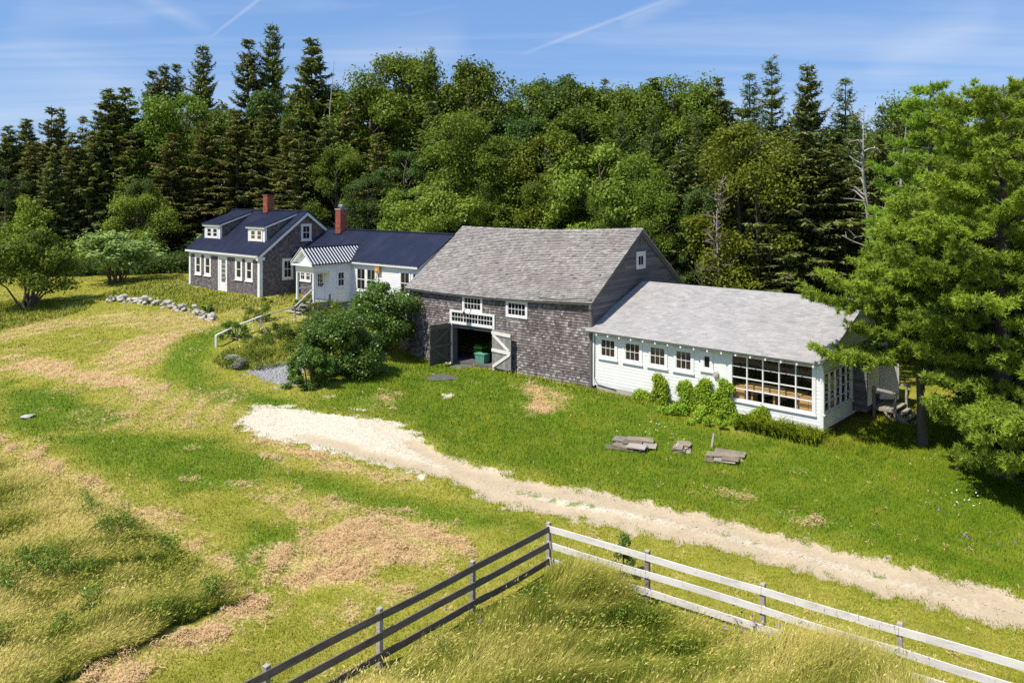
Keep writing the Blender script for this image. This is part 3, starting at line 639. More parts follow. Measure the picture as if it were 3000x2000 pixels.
for s in np.arange(YF+.05, YV, .085): mb.fbox(pr, s, s+.045, 2.0, 2.12, -.02, .01); mb.fbox(pl, s, s+.045, 2.0, 2.12, -.02, .01)
mb.build('porch_gable', MT['white'], Wg.e)
for x in (XL+.06, XJ-.06):
    mb = MB(); mb.box((x-.065,YF,-.05), (x+.065,YF+.13,2.12)); mb.build('porch_post', MT['white'], Wg.e)
mb = MB(); mb.box((XL,YF+.13,.86), (XL+.05,YV-.01,.98)); mb.build('porch_rail', MT['white'], Wg.e)
mb = MB()
for i in range(8): mb.box((XL-.02,YF-.08+i*.168,.1), (XJ+.05,YF+.075+i*.168,.15), R.random())
mb.box((XL,YF,-.6), (XJ+.02,YF+.06,.099), .3); mb.box((XJ-.04,YF+.07,-.6), (XJ+.02,YV-.01,.099), .3); mb.box((XJ+.02,YV-.1,-.25), (XJ+.09,YV+.02,.6), .1)
for i in range(3): mb.box((XL+.1,YF-.36-i*.28,-.1-i*.19), (XJ-.25,YF-.08-i*.28,-.05-i*.19), R.random()); mb.box((XL+.12,YF-.14-i*.28,-.6-i*.1), (XJ-.27,YF-.1-i*.28,-.1-i*.19), .2)
mb.build('porch_deck', MT['wood_grey'], Wg.e)
mb = MB(); mb.fbox(f, 9.46, 9.88, 2.05, 2.48, .015, .2, .4); mb.fbox(f, 9.54, 9.8, 2.15, 2.3, .2, .25, 1.); mb.fbox(f, 9.42,9.92,2.46,2.5,.015,.24,.2)
mb.fbox(f, 9.62,9.65,.9,2.05,.016,.04,.2); mb.build('heater_vent', MT['wood_tan'], Wg.e)
# ------------------------------------------------------------------ barn
Bn = Bld(-6.2, 47.54, .67, .668, 'barn', 'weathered grey shingled barn with open double doors', 'barn')
BL, BW, BE, BRG, BO = 12.98, 4.98, 4.20, 7.74, .25
kB = (BRG-BE)/(BW+BO); bz = lambda y: BRG-kB*abs(y-BW)-.16
f = Bn.front; gb = Face((BL,0,0), (0,1,0), (0,0,1), (1,0,0)); gbl = Face((0,0,0), (0,1,0), (0,0,1), (-1,0,0))
OP = (3.56,-.6,6.6,2.2); TR = (3.4,2.2,6.74,2.98)
BWN = [(4.34,2.98,5.84,3.98),(7.52,2.95,8.99,3.95)]
sag = lambda x: -.2*(1-min(1, max(0, x/BL))**2)-.1*math.sin(math.pi*min(1, max(0, x/BL)))
mb = MB(); vb = lambda s, t: min(1, max(0, R.gauss(.46+.3*(float(vnoise(s*1.3, t*2.2, 4))-.5), .24)+(.35 if R.random() < .035 else 0)+.28*(float(vnoise(s*2.3, t*.4, 9))-.5)+(.16 if t < .25 else 0)-(.12 if t > 3.3 else 0)))
slab_holes(mb, f, 0, -.6, BL, bz(0)-.25, [OP], -.14, 0, .2)
courses(mb, f, [(0,-.45),(BL,-.45),(BL,bz(0)-.1),(0,bz(0)-.1)], [OP,TR]+BWN, .142, (.09,.2), .036, jit=.016, miss=.004, vf=vb)
G5 = lambda top: [(0,-.6),(2*BW,-.6),(2*BW,bz(0)-top),(BW,bz(BW)-top),(0,bz(0)-top)]
prism(mb, [(p[0]+(.145 if p[0] == 0 else 0), p[1]) for p in G5(.2)], gbl, -.14, 0, .2, 1); prism(mb, [(p[0]+(.145 if p[0] == 0 else 0), p[1]) for p in G5(.03)], gb, -.14, 0, .2, 1)
courses(mb, gb, [(.03,-.4),(2*BW,-.4),(2*BW,bz(0)),(BW,bz(BW)),(.03,bz(0))], [(4.46,5.5,5.46,6.44)], .15, (1.6,4.2), .022, .004, 1, .008, vf=lambda s, t: min(1, max(0, R.gauss(.5, .28))))
mb.box((.15,2*BW-.14,-.6), (BL-.15,2*BW,bz(0)-.1), .2, 1); mb.box((.15,.15,-.3), (BL-.15,2*BW-.15,.02), .1, 1)
mb.box((.2,6.2,.02), (BL-.2,6.3,4.), .1, 1)
mb.build('wall', [MT['barn_shingle'], MT['barn_board']], Bn.e)
mb = MB()
def bwarp(mb):
    mb.V = [(x, y, z+sag(x)) for x, y, z in mb.V]
n = 14
for i in range(n):
    a = -.12+(BL+.3)*i/n; b = -.12+(BL+.3)*(i+1)/n
    slope_slab(mb, -BO, BE-.02, BW, BRG-.02, a, b, .1, 1, .3)
    mb.hexa([(a,BW,BRG-.12),(b,BW,BRG-.12),(b,2*BW+BO,BE-.12),(a,2*BW+BO,BE-.12),(a,BW,BRG-.02),(b,BW,BRG-.02),(b,2*BW+BO,BE-.02),(a,2*BW+BO,BE-.02)], .4, 0)
rfb, RLB = roofface(-BO, BE-.02, BW, BRG-.02)
courses(mb, rfb, [(-.14,-.03),(BL+.2,-.03),(BL+.2,RLB),(-.14,RLB)], [], .15, (.1,.26), .04, .008, 0, .024, miss=.008,
        vf=lambda s, t: min(1, max(0, R.gauss(.5+.35*(float(fbm(s*.5, t*2.5, 8))-.5), .18))))
x = -.14
while x < BL+.18:                                   # ragged ridge caps
    e = x+R.uniform(.1, .2); e = min(e, BL+.2); z = BRG+.012+R.uniform(-.012, .015)
    mb.hexa([(x,BW-.14,z-.105),(e-.01,BW-.14,z-.105),(e-.01,BW+.14,z-.105),(x,BW+.14,z-.105),(x,BW-.02,z),(e-.01,BW-.02,z),(e-.01,BW+.02,z),(x,BW+.02,z)], R.random()); x = e
bwarp(mb); mb.build('roof', [MT['barn_roof'], MT['barn_board']], Bn.e)
mb = MB()
for sg in (1,-1):                                   # rake boards, corner boards, cornice return
    y0 = -BO if sg > 0 else 2*BW+BO; P = [(y0,BE-.30),(y0,BE-.13),(BW,BRG-.13),(BW,BRG-.34)]
    prism(mb, P if sg < 0 else P[::-1], gb, .03, .1, .6)
mb.fbox(f, BL-.1, BL+.035, -.5, bz(0)-.1, .026, .05, .3); mb.fbox(gb, -.026, .12, -.5, bz(0)-.1, .024, .05, .4)
mb.box((BL-.02,-.24,3.84), (BL+.13,.1,4.02), .7); mb.fbox(gb, BW-.05, BW+.05, 6.75, 7.4, .024, .06, .8)
mb.build('trim', MT['barn_board'], Bn.e)
for q in BWN: window(Bn.e, f, *q, trim=.13, cols=5, rows=2, dh=False, head=.2, sill=False, d=.03, mun=.025)
window(Bn.e, gb, 4.46,5.5,5.46,6.44, trim=.2, cols=2, rows=1, dh=False, sill=False, d=.028, mat='white_old', label='flaking white gable window')
mb = MB()                                           # white door frame with its row of small lights
mb.fbox(f, 3.4, 3.56, -.2, 2.98, .03, .1); mb.fbox(f, 6.6, 6.74, 2.0, 2.98, .03, .1); mb.fbox(f, 6.6, 6.74, -.2, 2.0, .03, .09, .3)
mb.fbox(f, 3.56, 6.6, 2.86, 2.97, .03, .11); mb.fbox(f, 3.56, 6.6, 2.2, 2.35, .03, .12)
for i in range(1, 14):
    x = 3.56+3.04*i/14; w_ = .045 if i in (4, 9) else .016; mb.fbox(f, x-w_/2, x+w_/2, 2.35, 2.86, .03, .075)
mb.fbox(f, 3.56, 6.6, 2.59, 2.615, .03, .078)
tr = mb.build('transom', MT['white_old'], Bn.e)
pb = MB(); pb.fbox(f, 3.56, 6.6, 2.33, 2.88, .032, .045); pb.build('pane', MT['pane'], tr)
mb = MB(); mb.box((3.56,.0,1.98), (6.6,.1,2.2), .4); mb.box((3.5,.16,-.3), (3.64,.3,2.2), .3); mb.box((6.52,.16,-.3), (6.66,.3,2.2), .3); mb.build('door_header', MT['barn_board'], Bn.e)
def leaf(hx, L, z0, z1, ang, flip, mat='door_wood', bmat='fence_pale'):
    e = MB(); n = 7; w_ = L/n
    for i in range(n): e.box((i*w_+.004,-.022,z0+R.uniform(-.03,.03)), ((i+1)*w_-.004,.022,z1+R.uniform(-.04,.03)), R.uniform(.25,.8))
    o = e.build('barn_door', MT[mat], Bn.e, (hx,-.13,0)); o.rotation_euler = (0,0,ang)
    yy = flip*.045; b = MB(); za, zb, zm = z0+.05, z1-.2, (z0+z1)/2-.1
    for A, B_ in (((.0,yy,zb),(L,yy,zb)), ((.0,yy,zm),(L,yy,zm))): b.beam(A, B_, .045, .17, R.uniform(.8,1), up=(0,0,1))
    for A, B_ in (((.1,yy,zb-.1),(L-.15,yy,zm+.1)), ((L-.1,yy,zm-.08),(.1,yy,za))): b.beam(A, B_, .04, .15, R.uniform(.85,1), up=(0,0,1))
    b.build('brace', MT[bmat], o); return o
leaf(6.62, 1.53, .12, 2.2, math.radians(-9), -1)
leaf(3.5, 1.62, .02, 2.24, math.radians(-93), 1, 'wood_dark', 'wood_dark')
mb = MB(); mb.tube([(5.0,-.03,2.95),(5.0,-.1,3.14),(4.9,-.28,3.2),(4.8,-.4,3.12),(4.78,-.42,3.0)], .022, 6); mb.tube([(4.78,-.42,3.0),(4.78,-.42,2.94),(4.78,-.42,2.82)], [.05,.08,.2], 10); mb.fbox(f, 4.93, 5.07, 2.98, 3.1, .02, .05)
mb.build('barn_lamp', MT['iron'], Bn.e)
mb = MB(); mb.tube([(9.9,-.27,BE-.0),(11.2,-.30,BE+.0),(12.6,-.28,BE+.16),(13.12,-.2,BE+.14)], .018, 5); mb.build('eave_wire', MT['iron'], Bn.e)
# things standing in the barn
def inbarn(name, x, y, label, cat):
    wx, wy, wz_ = Bn.w(x, y, .025); return empty(name, (wx, wy, wz_), -.668, label, cat)
t = inbarn('storage_tote', 5.15, .75, 'pale green plastic storage tote standing just inside the barn doorway', 'storage box')
mb = MB(); a, b, h = .36, .26, .48
mb.hexa([(-a*.86,-b*.86,0),(a*.86,-b*.86,0),(a*.86,b*.86,0),(-a*.86,b*.86,0),(-a,-b,h),(a,-b,h),(a,b,h),(-a,b,h)])
for i in range(-3, 4): mb.beam((i*.1,-b*.88-.004,.04), (i*.105,-b*.99-.006,h-.06), .025, .02, up=(0,1,0))
mb.build('bin', MT['green_plastic'], t); mb = MB(); mb.box((-a-.03,-b-.03,h+.001), (a+.03,b+.03,h+.045)); mb.box((-a+.05,-b+.05,h+.045), (a-.05,b-.05,h+.065)); mb.build('lid', MT['green_plastic'], t)
t = inbarn('lawn_tractor', 4.45, 1.9, 'green and yellow riding lawn tractor parked inside the dark barn', 'lawn tractor')
mb = MB(); mb.box((-.3,-.75,.38), (.3,.15,.75)); mb.box((-.26,-.72,.75), (.26,.1,.84)); mb.box((-.42,.15,.4), (.42,.95,.5)); mb.box((-.48,.45,.5), (.48,.95,.68)); mb.build('body', MT['tractor_green'], t)
mb = MB(); mb.box((-.31,-.76,.68), (.31,.12,.72)); mb.box((-.22,.5,.72), (.22,.85,.8)); mb.box((-.22,.8,.8), (.22,.9,1.1)); mb.build('seat', MT['tractor_yellow'], t)
mb = MB(); ring = [(math.cos(i*math.pi/8)*.19, .3+math.sin(i*math.pi/8)*.08, 1.02+math.sin(i*math.pi/8)*.17) for i in range(17)]; mb.tube(ring, .02, 5); mb.tube([(0,.1,.75),(0,.3,1.02)], .025, 5); mb.build('steering_wheel', MT['iron'], t)
for x, y, r_ in ((-.38,-.5,.2), (.38,-.5,.2), (-.44,.65,.27), (.44,.65,.27)):
    mb = MB(); mb.tube([(x-.09,y,r_),(x+.09,y,r_)], r_, 14); wl = mb.build('wheel', MT['iron'], t); mb = MB(); mb.tube([(x-.1,y,r_),(x+.1,y,r_)], r_*.5, 10); mb.build('rim', MT['tractor_yellow'], wl)
wx, wy, wz_ = Bn.w(5.7, 1.8, 1.95)
mb = MB(); mb.tube([(0,0,.1),(0,0,0),(.02,0,-.3),(0,.02,-.75)], [.02,.13,.17,.16], 9); tag(mb.build('hanging_sack', MT['blue'], None, (wx,wy,wz_-.3)), 'blue cloth sack hanging inside the barn doorway', 'sack')
# ------------------------------------------------------------------ white workshop annex
An = Bld(4.08, 39.5, .8, .740, 'workshop_annex', 'low white clapboard workshop with grey shingle roof and big corner windows', 'workshop')
AL, AW, AE, AR, AO, AB = 11.47, 4.82, 2.70, 4.74, .4, 8.05
kA = (AR-AE)/(AW+AO); AEB = 2.35; kA2 = (AR-AEB)/(AB+.2-AW)
az = lambda y: (AR-kA*(AW-y) if y < AW else AR-kA2*(y-AW))-.12
f = An.front; ga = Face((AL,0,0), (0,1,0), (0,0,1), (1,0,0))
AWN = [(.36,1.32,1.47,2.43),(1.8,1.32,2.9,2.43),(3.2,1.32,4.29,2.43),(4.59,1.32,5.66,2.43)]; A5 = (6.0,1.55,6.62,2.4)
BG = (7.5,.55,11.07,2.47); GW = (.06,.62,3.2,2.2)
mb = MB(); cl = dict(ch=.155, w=(2.5,5.), th=.008, gap=.002, jit=.002, vf=lambda s, t: min(1, max(0, R.gauss(.72, .12)-.75*math.exp(-max(0, t+.06)/.16)*R.uniform(.4, 1.))))
slab_holes(mb, f, 0, -.06, AL, 2.5, [BG], -.1, 0, .6)
courses(mb, f, [(0,-.06),(AL,-.06),(AL,2.55),(0,2.55)], AWN+[A5,BG], **cl)
slab_holes(mb, ga, .102, -.06, AB, 2.3, [GW], -.1, 0, .6)
prism(mb, [(.102,2.302),(AB,2.302),(AB,az(AB)),(AW,az(AW)),(.102,az(0))], ga, -.1, 0, .6)
courses(mb, ga, [(0,-.06),(3.3,-.06),(3.3,2.25),(0,2.25)], [GW], **cl)
courses(mb, ga, [(0,2.25),(AB,2.25),(AB,az(AB)),(AW,az(AW)),(0,az(0))], [], ch=.3, w=(1.,1.6), th=.008, gap=.012, jit=0)
mb.box((0,AB-.1,-.06), (AL-.101,AB,az(AB)-.05), .6)
mb.box((.2,-.0,-.62), (4.5,.12,-.061), .5, 2); mb.box((.1,.13,-.3), (AL-.11,AB-.11,.0), .3, 1); mb.box((AL-.3,.14,-.9), (AL-.11,.35,-.3), .5, 2); mb.box((AL-.3,AB-.4,-.9), (AL-.11,AB-.2,-.3), .5, 2)
mb.box((.1,5.2,.0), (AL-.11,5.3,az(5.2)-.1), .5, 1); mb.box((6.9,.11,.0), (7.0,5.19,2.35), .5, 1)
mb.build('wall', [MT['white_old'], MT['wood_inner'], MT['concrete']], An.e)
mb = MB()
mb.fbox(f, -.02, .1, -.1, 2.5, .014, .04); mb.fbox(f, AL-.11, AL+.03, -.1, 2.5, .014, .042); mb.fbox(ga, -.012, .05, -.1, 2.3, .014, .04); mb.fbox(f, 6.9, 7.4, .5, 2.5, .0145, .02)
mb.fbox(f, 0, AL, 2.42, 2.5, .014, .03)
for sg in (1,):
    prism(mb, [(-AO,AE-.2),(AW,AR-.2),(AW,AR-.09),(-AO,AE-.09)], ga, .04, .1, .6)
mb.build('trim', MT['white_old'], An.e)
for i in range(17):
    x = .42+i*.672; mb = MB(); y1, y0 = .0, -AO+.03
    mb.hexa([(x,y0,AE-.215),(x+.075,y0,AE-.215),(x+.075,y1,AE+kA*AO-.215),(x,y1,AE+kA*AO-.215),(x,y0,AE-.095),(x+.075,y0,AE-.095),(x+.075,y1,AE+kA*AO-.095),(x,y1,AE+kA*AO-.095)])
    mb.build('rafter_tail', MT['white'], An.e)
for i, q in enumerate(AWN): window(An.e, f, *q, trim=.14, cols=3, rows=2, dh=False, pane='pane_warm', mat='white')
window(An.e, f, *A5, trim=.15, cols=1, rows=1, dh=False, pane='pane', mat='white')
def bigwin(fc, q, cols, rows, split=None):
    mb = MB(); s0, t0, s1, t1 = q
    mb.fbox(fc, s0-.09, s0+.03, t0-.05, t1+.03, -.06, .05); mb.fbox(fc, s1-.03, s1+.12, t0-.05, t1+.03, -.06, .05); mb.fbox(fc, s0+.03, s1-.03, t1-.03, t1+.03, -.06, .051); mb.fbox(fc, s0+.03, s1-.03, t0-.04, t0+.04, -.06, .052); mb.fbox(fc, s0-.12, s1+.14, t0-.1, t0-.05, 0, .09)
    for i in range(1, cols): x = s0+(s1-s0)*i/cols; mb.fbox(fc, x-.026, x+.026, t0+.04, t1-.03, -.05, .035)
    for i in range(1, rows): y = t0+(t1-t0)*i/rows; mb.fbox(fc, s0+.03, s1-.03, y-.018, y+.018, -.048, .028)
    o = mb.build('picture_window', MT['white_old'], An.e)
    pb = MB()
    pb.poly([fc.p(s0,t0,-.02), fc.p(s1,t0,-.02), fc.p(s1,t1,-.02), fc.p(s0,t1,-.02)]); pb.build('pane', MT['clear'], o)
bigwin(f, BG, 5, 4); bigwin(ga, GW, 5, 4)
mb = MB(); slope_slab(mb, -AO, AE-.02, AW, AR-.02, -.02, AL+.14, .07, 1)
mb.hexa([(-.02,AW,AR-.09),(AL+.14,AW,AR-.09),(AL+.14,AB+.2,AEB-.09),(-.02,AB+.2,AEB-.09),(-.02,AW,AR-.02),(AL+.14,AW,AR-.02),(AL+.14,AB+.2,AEB-.02),(-.02,AB+.2,AEB-.02)], .5, 0)
rfa, RLA = roofface(-AO, AE-.02, AW, AR-.02)
courses(mb, rfa, [(-.22,-.03),(AL+.16,-.03),(AL+.16,RLA),(-.22,RLA)], [], .13, (.28,.34), .009, .004, 0, .002, vf=lambda s, t: min(1, max(0, R.gauss(.55+.12*(float(fbm(s*.4, t*1.2, 31))-.5), .1))))
mb.build('roof', [MT['asphalt'], MT['wood_grey']], An.e)
mb = MB(); mb.tube([(6.77,-.01,1.48),(6.77,-.13,1.48)], [.16,.13], 16); mb.tube([(6.77,-.13,1.48),(6.77,-.15,1.48)], .08, 12); mb.build('exhaust_vent', MT['concrete'], An.e)
mb = MB(); mb.tube([(.12,-.05,2.4),(.1,-.05,.3),(.3,-.05,0.),(1.4,-.04,-.1)], .016, 5); mb.build('cable', MT['iron'], An.e)
# entry lobby on the gable end
EX = AL+.6; EY0, EY1 = 3.35, 5.05
mb = MB(); le = Face((0,EY0,0), (1,0,0), (0,0,1), (0,-1,0))
mb.box((AL+.003,EY0,.1), (EX,EY0+.08,2.45), .4); courses(mb, le, [(AL,.1),(EX,.1),(EX,2.45),(AL,2.45)], [], .15, (1.,2.), .014, vf=lambda s, t: R.random())
mb.box((AL+.003,EY0+.081,.1), (EX-.02,EY1+1.2,.3), .2); mb.build('entry_lobby', MT['barn_board'], An.e)
mb = MB(); mb.hexa([(AL+.01,EY0-.12,2.62),(EX+.35,EY0-.12,2.42),(EX+.35,EY1+1.5,2.42),(AL+.01,EY1+1.5,2.62),(AL+.01,EY0-.12,2.9),(EX+.35,EY0-.12,2.6),(EX+.35,EY1+1.5,2.6),(AL+.01,EY1+1.5,2.9)]); mb.build('entry_roof', MT['trim_dark'], An.e)
mb = MB(); e1 = Face((EX-.06,0,0), (0,1,0), (0,0,1), (1,0,0)); mb.fbox(e1, EY0+.09, EY0+.75, .32, 2.4, 0, .05); mb.fbox(e1, EY0+.2, EY0+.64, .5, 1.2, .05, .06); mb.fbox(e1, EY0+.2, EY0+.64, 1.4, 2.2, .05, .06)
mb.build('door', MT['white_old'], An.e)
mb = MB(); d2 = Face((EX-.04,EY1+.05,0), (.75,.66,0), (0,0,1), (.66,-.75,0)); mb.fbox(d2, 0, .85, .34, 2.4, 0, .05)
for a, b in ((.12,.5), (.12,1.5)): mb.fbox(d2, a, .73, b, b+.7, .05, .062)
mb.build('door', MT['white_old'], An.e)['label'] = 'white panel door standing open'
# workshop furniture behind the big windows
def inann(name, x, y, z, label, cat): return empty(name, An.w(x, y, z), -.740, label, cat)
t = inann('workbench', 9.2, .75, .005, 'long pale timber workbench seen through the big front window', 'workbench')
mb = MB(); mb.box((-1.3,-.35,1.08), (1.3,.25,1.14), .9); mb.box((-1.2,-.1,1.141), (.4,.1,1.2), .7); mb.build('bench_top', MT['wood_tan'], t)
mb = MB(); mb.box((-1.25,-.33,.86), (1.25,-.28,1.079), .7); mb.build('bench_rail', MT['wood_tan'], t)
for x in (-1., 0., 1.): mb = MB(); mb.box((x-.04,-.27,0), (x+.04,.22,1.079), .5); mb.build('leg', MT['wood_tan'], t)
for x, lb in ((7.6, 'tan wooden cabinet at the left end inside the big workshop window'), (10.8, 'tan wooden cabinet at the right end inside the big workshop window')):
    t = inann('cabinet', x, .5, .005, lb, 'cabinet'); mb = MB(); mb.box((-.42,-.3,0), (.42,.3,1.04), .5); mb.box((-.45,-.33,1.041), (.45,.33,1.09), .9); mb.build('carcass', MT['wood_tan'], t)
    mb = MB(); mb.box((-.4,-.325,.05), (-.01,-.301,1.), .8); mb.box((.01,-.325,.05), (.4,-.301,1.), .8); mb.build('door', MT['wood_tan'], t)
# ------------------------------------------------------------------ entry landing with steps
t = empty('entry_steps', An.w(EX+.02, 4.2, 0), -.740, 'rough wooden landing and steps at the end of the white workshop', 'steps')
zg = -.5
mb = MB()
for i in range(6): mb.box((.02+i*.15,0,.17+R.uniform(-.01,.01)), (.155+i*.15,1.4,.21), R.random())
mb.build('landing', MT['wood_grey'], t)
mb = MB(); mb.box((0,-.05,.06), (.92,-.001,.18), .5); mb.box((0,1.401,.06), (.92,1.45,.18), .5); mb.beam((.45,-.025,.06), (.85,-.025,-.5), .045, .1, .6); mb.build('landing_frame', MT['wood_grey'], t)
for i in range(4): mb = MB(); x = .95+i*.24; z = .02-i*.17; mb.box((x,.0,z-.03), (x+.2,1.35,z+.01), R.random()); mb.build('tread', MT['wood_grey'], t)
for y in (-.05, 1.36): mb = MB(); mb.hexa([(.9,y,-.12),(.94,y,-.12),(1.95,y,-.85),(1.75,y,-.85),(.9,y,.08),(.98,y,.08),(1.98,y,-.66),(1.9,y,-.66)][:4]+[(.9,y+.045,-.12),(.94,y+.045,-.12),(1.95,y+.045,-.85),(1.75,y+.045,-.85)], .5) if False else mb.beam((.9,y+.02,-.02), (1.9,y+.02,-.72), .045, .2, .6); mb.build('stringer', MT['wood_grey'], t)
for x, y, z0, z1 in ((.9,-.1,-.8,1.02), (.9,1.5,-.8,1.02), (1.93,-.1,-1.,.42), (0.03,-.1,-.3,1.1)): mb = MB(); mb.box((x-.045,y-.045,z0), (x+.045,y+.045,z1), R.random()); mb.build('post', MT['wood_grey'], t)
for y in (-.16, 1.56): mb = MB(); mb.beam((-.1,y,1.02), (1.05,y,.93), .04, .1, .9); mb.build('handrail', MT['wood_grey'], t)
# ------------------------------------------------------------------ foliage tools
def unit(a): return a/np.maximum(np.linalg.norm(a, axis=-1, keepdims=True), 1e-9)
def rv(n): return unit(rng.normal(size=(n, 3)))
def leafq(P, Nn, A, s, asp):
    """rhombic leaves: centre P, normal Nn, long axis A, half length s, aspect"""
    A = unit(A-Nn*(A*Nn).sum(1, keepdims=True)); B = np.cross(Nn, A); s = np.asarray(s).reshape(-1, 1)
    V = np.stack([P-A*s, P-B*s*asp+Nn*s*.12, P+A*s, P+B*s*asp+Nn*s*.12], 1).reshape(-1, 3)
    return V, np.arange(len(V)).reshape(-1, 4)
def clumps(C, Rr, nl, leaf, up=.45, var=None, flat=.75, asp=.55):
    """leaf clumps at centres C with radii Rr; leaves sit on the outside of every clump"""
    n = len(C); k = np.repeat(np.arange(n), nl); m = len(k)
    d = rv(m); d[:,2] = np.where(d[:,2] < -.25, d[:,2]*.4, d[:,2]); d = unit(d)
    rad = Rr[k]*(1-.55*rng.random(m)**1.7); P = C[k]+d*rad[:,None]*np.array([1,1,flat])
    P += rng.normal(size=(m, 3))*(.26*Rr[k])[:,None]
    Nn = unit(d*.7+rv(m)*.75+np.array([0,0,up])); s = leaf*rng.uniform(.6, 1.25, m)
    V, Fc = leafq(P, Nn, rv(m), s, asp)
    cv = rng.random(n) if var is None else var
    v = np.clip(.25*rng.random(m)+.45*cv[k]+.3*rng.random(m)**2+.08, 0, 1)
    return V, Fc, np.repeat(v, 4)
def limbs(mb, base, tips, r0, bend=.15):
    for t in tips:
        a = Vector(base); b = Vector(t); m = a.lerp(b, .5)+Vector((random.uniform(-1,1), random.uniform(-1,1), .5))*(b-a).length*bend
        mb.tube([a, m, b], [r0, r0*.62, r0*.25], 5, random.random(), 0, False)
def gen_decid(h, w, n, nl, leaf, low=.12, top=1., seed=0, mat='leaf_mid', bark='bark'):
    """big uneven boughs, each carrying leaf clumps on its outer side, with gaps between the boughs"""
    nb = max(7, n//5); u = (np.arange(nb)+rng.random(nb))/nb; zz = low+(.86-low)*u
    prof = np.clip(np.sin(np.clip((zz-low)/(1-low), 0, 1)**.8*math.pi*.9+.22), .2, 1)
    th = np.arange(nb)*2.39996+rng.normal(size=nb)*.5; rr = rng.uniform(.35, .78, nb)*prof*w/2
    B = np.stack([np.cos(th)*rr, np.sin(th)*rr, zz*h], 1); B = np.concatenate([B, [[rng.normal()*.4, rng.normal()*.4, h*.87]]])
    BR = rng.uniform(.13, .24, len(B))*(h*.45+w*.55); BR[-1] *= .8
    k = np.repeat(np.arange(len(B)), max(5, int(n/len(B)*1.6))); d = rv(len(k)); out = B[k].copy(); out[:,2] = 0; d = unit(d+.75*unit(out+1e-3)+np.array([0,0,.55]))
    C = B[k]+d*(BR[k]*rng.uniform(.55, 1.05, len(k)))[:,None]*np.array([1,1,.8]); C[:,2] = np.minimum(C[:,2], h*.97)
    bv = rng.random(len(B)); var = np.clip(.6*bv[k]+.4*rng.random(len(k)), 0, 1)
    V, Fc, v = clumps(C, rng.uniform(.3, .52, len(C))*BR[k], nl, leaf, var=var, flat=.7)
    crown = npmesh('crown', V, Fc, MT[mat], v)
    mb = MB(); r = h*.012+.05; hh = h*.75
    mb.tube([(0,0,-.5),(.02*h*random.uniform(-1,1),0,hh*.4),(random.uniform(-1,1)*.03*h,random.uniform(-1,1)*.03*h,hh),(0,0,h*.88)], [r*1.3, r, r*.5, r*.15], 7)
    for c in list(B)+list(C[::5]):
        b = (0, 0, max(.1*h, c[2]-math.hypot(c[0], c[1])*random.uniform(.6, 1.1))); limbs(mb, b, [tuple(c)], r*.4)
    return crown, mb.mesh('trunk', MT[bark])
def gen_conifer(h, w, nwh, twig, mats, droop=.35, sparse=0., low=.06, wid=.3, powr=.85, dens=9., seed=0, tipup=.15):
    P = []; A = []; Nn = []; S = []; W_ = []; vv = []
    mb = MB(); mb.tube([(0,0,-.5),(0,0,h*.5),(0,0,h)], [h*.011+.05, h*.008+.02, .015], 6)
    zs = np.clip(np.linspace(low, .985, nwh)+rng.normal(size=nwh)*.006, .01, .988)
    for q in zs:
        L0 = w/2*((1-q)**powr)*1.02+.12; nb = int(rng.integers(5, 8)) if q < .9 else 4
        if rng.random() < sparse*.5: nb = max(2, nb-3)
        a0 = rng.random()*6.28
        for j in range(nb):
            L = L0*rng.uniform(.5, 1.2)
            if rng.random() < sparse: L *= rng.uniform(.3, .8)
            if rng.random() < .12: L *= 1.3
            az = a0+j*2*math.pi/nb+rng.normal()*.25; d = np.array([math.cos(az), math.sin(az), 0]); sd = np.array([-d[1], d[0], 0])
            sl = .45*q-.10; z0 = q*h+rng.normal()*.08; bv = rng.random()
            m = max(3, int(L*dens)); s = np.linspace(.12, 1, m)+rng.normal(size=m)*.02
            p = np.array([0, 0, z0])+d*(s*L)[:,None]+np.array([0,0,1])*(L*(sl*s-droop*s*s*(1-q*.6)+tipup*s**4))[:,None]
            if L > .9 and rng.random() < .5: mb.tube([tuple(p[0]-d*.12*L), tuple(p[m//2]), tuple(p[-1])], [.03, .02, .006], 4, random.random(), 0, False)
            for sg in (-1, 1, 0):
                k = np.ones(m, bool) if sg else s > .2
                ang = np.radians(rng.uniform(35, 62, m))*sg
                ax = d*np.cos(ang)[:,None]+sd*np.sin(ang)[:,None]+np.array([0,0,1])*rng.uniform(-.45, .02, m)[:,None]
                ln = twig*(1.15-.55*s)*rng.uniform(.7, 1.25, m)*(1 if sg else .8)
                pp = p+ax*ln[:,None]*.8
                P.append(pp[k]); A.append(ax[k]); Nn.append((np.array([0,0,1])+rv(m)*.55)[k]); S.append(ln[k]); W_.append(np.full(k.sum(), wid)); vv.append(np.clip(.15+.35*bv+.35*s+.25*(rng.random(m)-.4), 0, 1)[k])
            if rng.random() > sparse:               # hanging twigs below the bough
                k2 = s > .25; n2 = k2.sum(); ax = np.array([0,0,-1.])+rv(n2)*.45+d*.35
                ln = twig*.8*rng.uniform(.5, 1., n2); P.append(p[k2]+ax*ln[:,None]*.7); A.append(ax); Nn.append(np.repeat(d[None]*1., n2, 0)+rv(n2)*.5); S.append(ln); W_.append(np.full(n2, wid)); vv.append(np.clip(.1+.3*bv+.3*rng.random(n2), 0, 1))
    P, A, Nn, S, W_, vv = (np.concatenate(x) for x in (P, A, Nn, S, W_, vv))
    V, Fc = leafq(P, unit(Nn), unit(A), S, W_[:,None])
    return npmesh('crown', V, Fc, MT[mats], np.repeat(vv, 4)), mb.mesh('trunk', MT['bark'])
PROTO = {}
def proto(kind, i, h, pair): PROTO.setdefault(kind, []).append((h, pair))
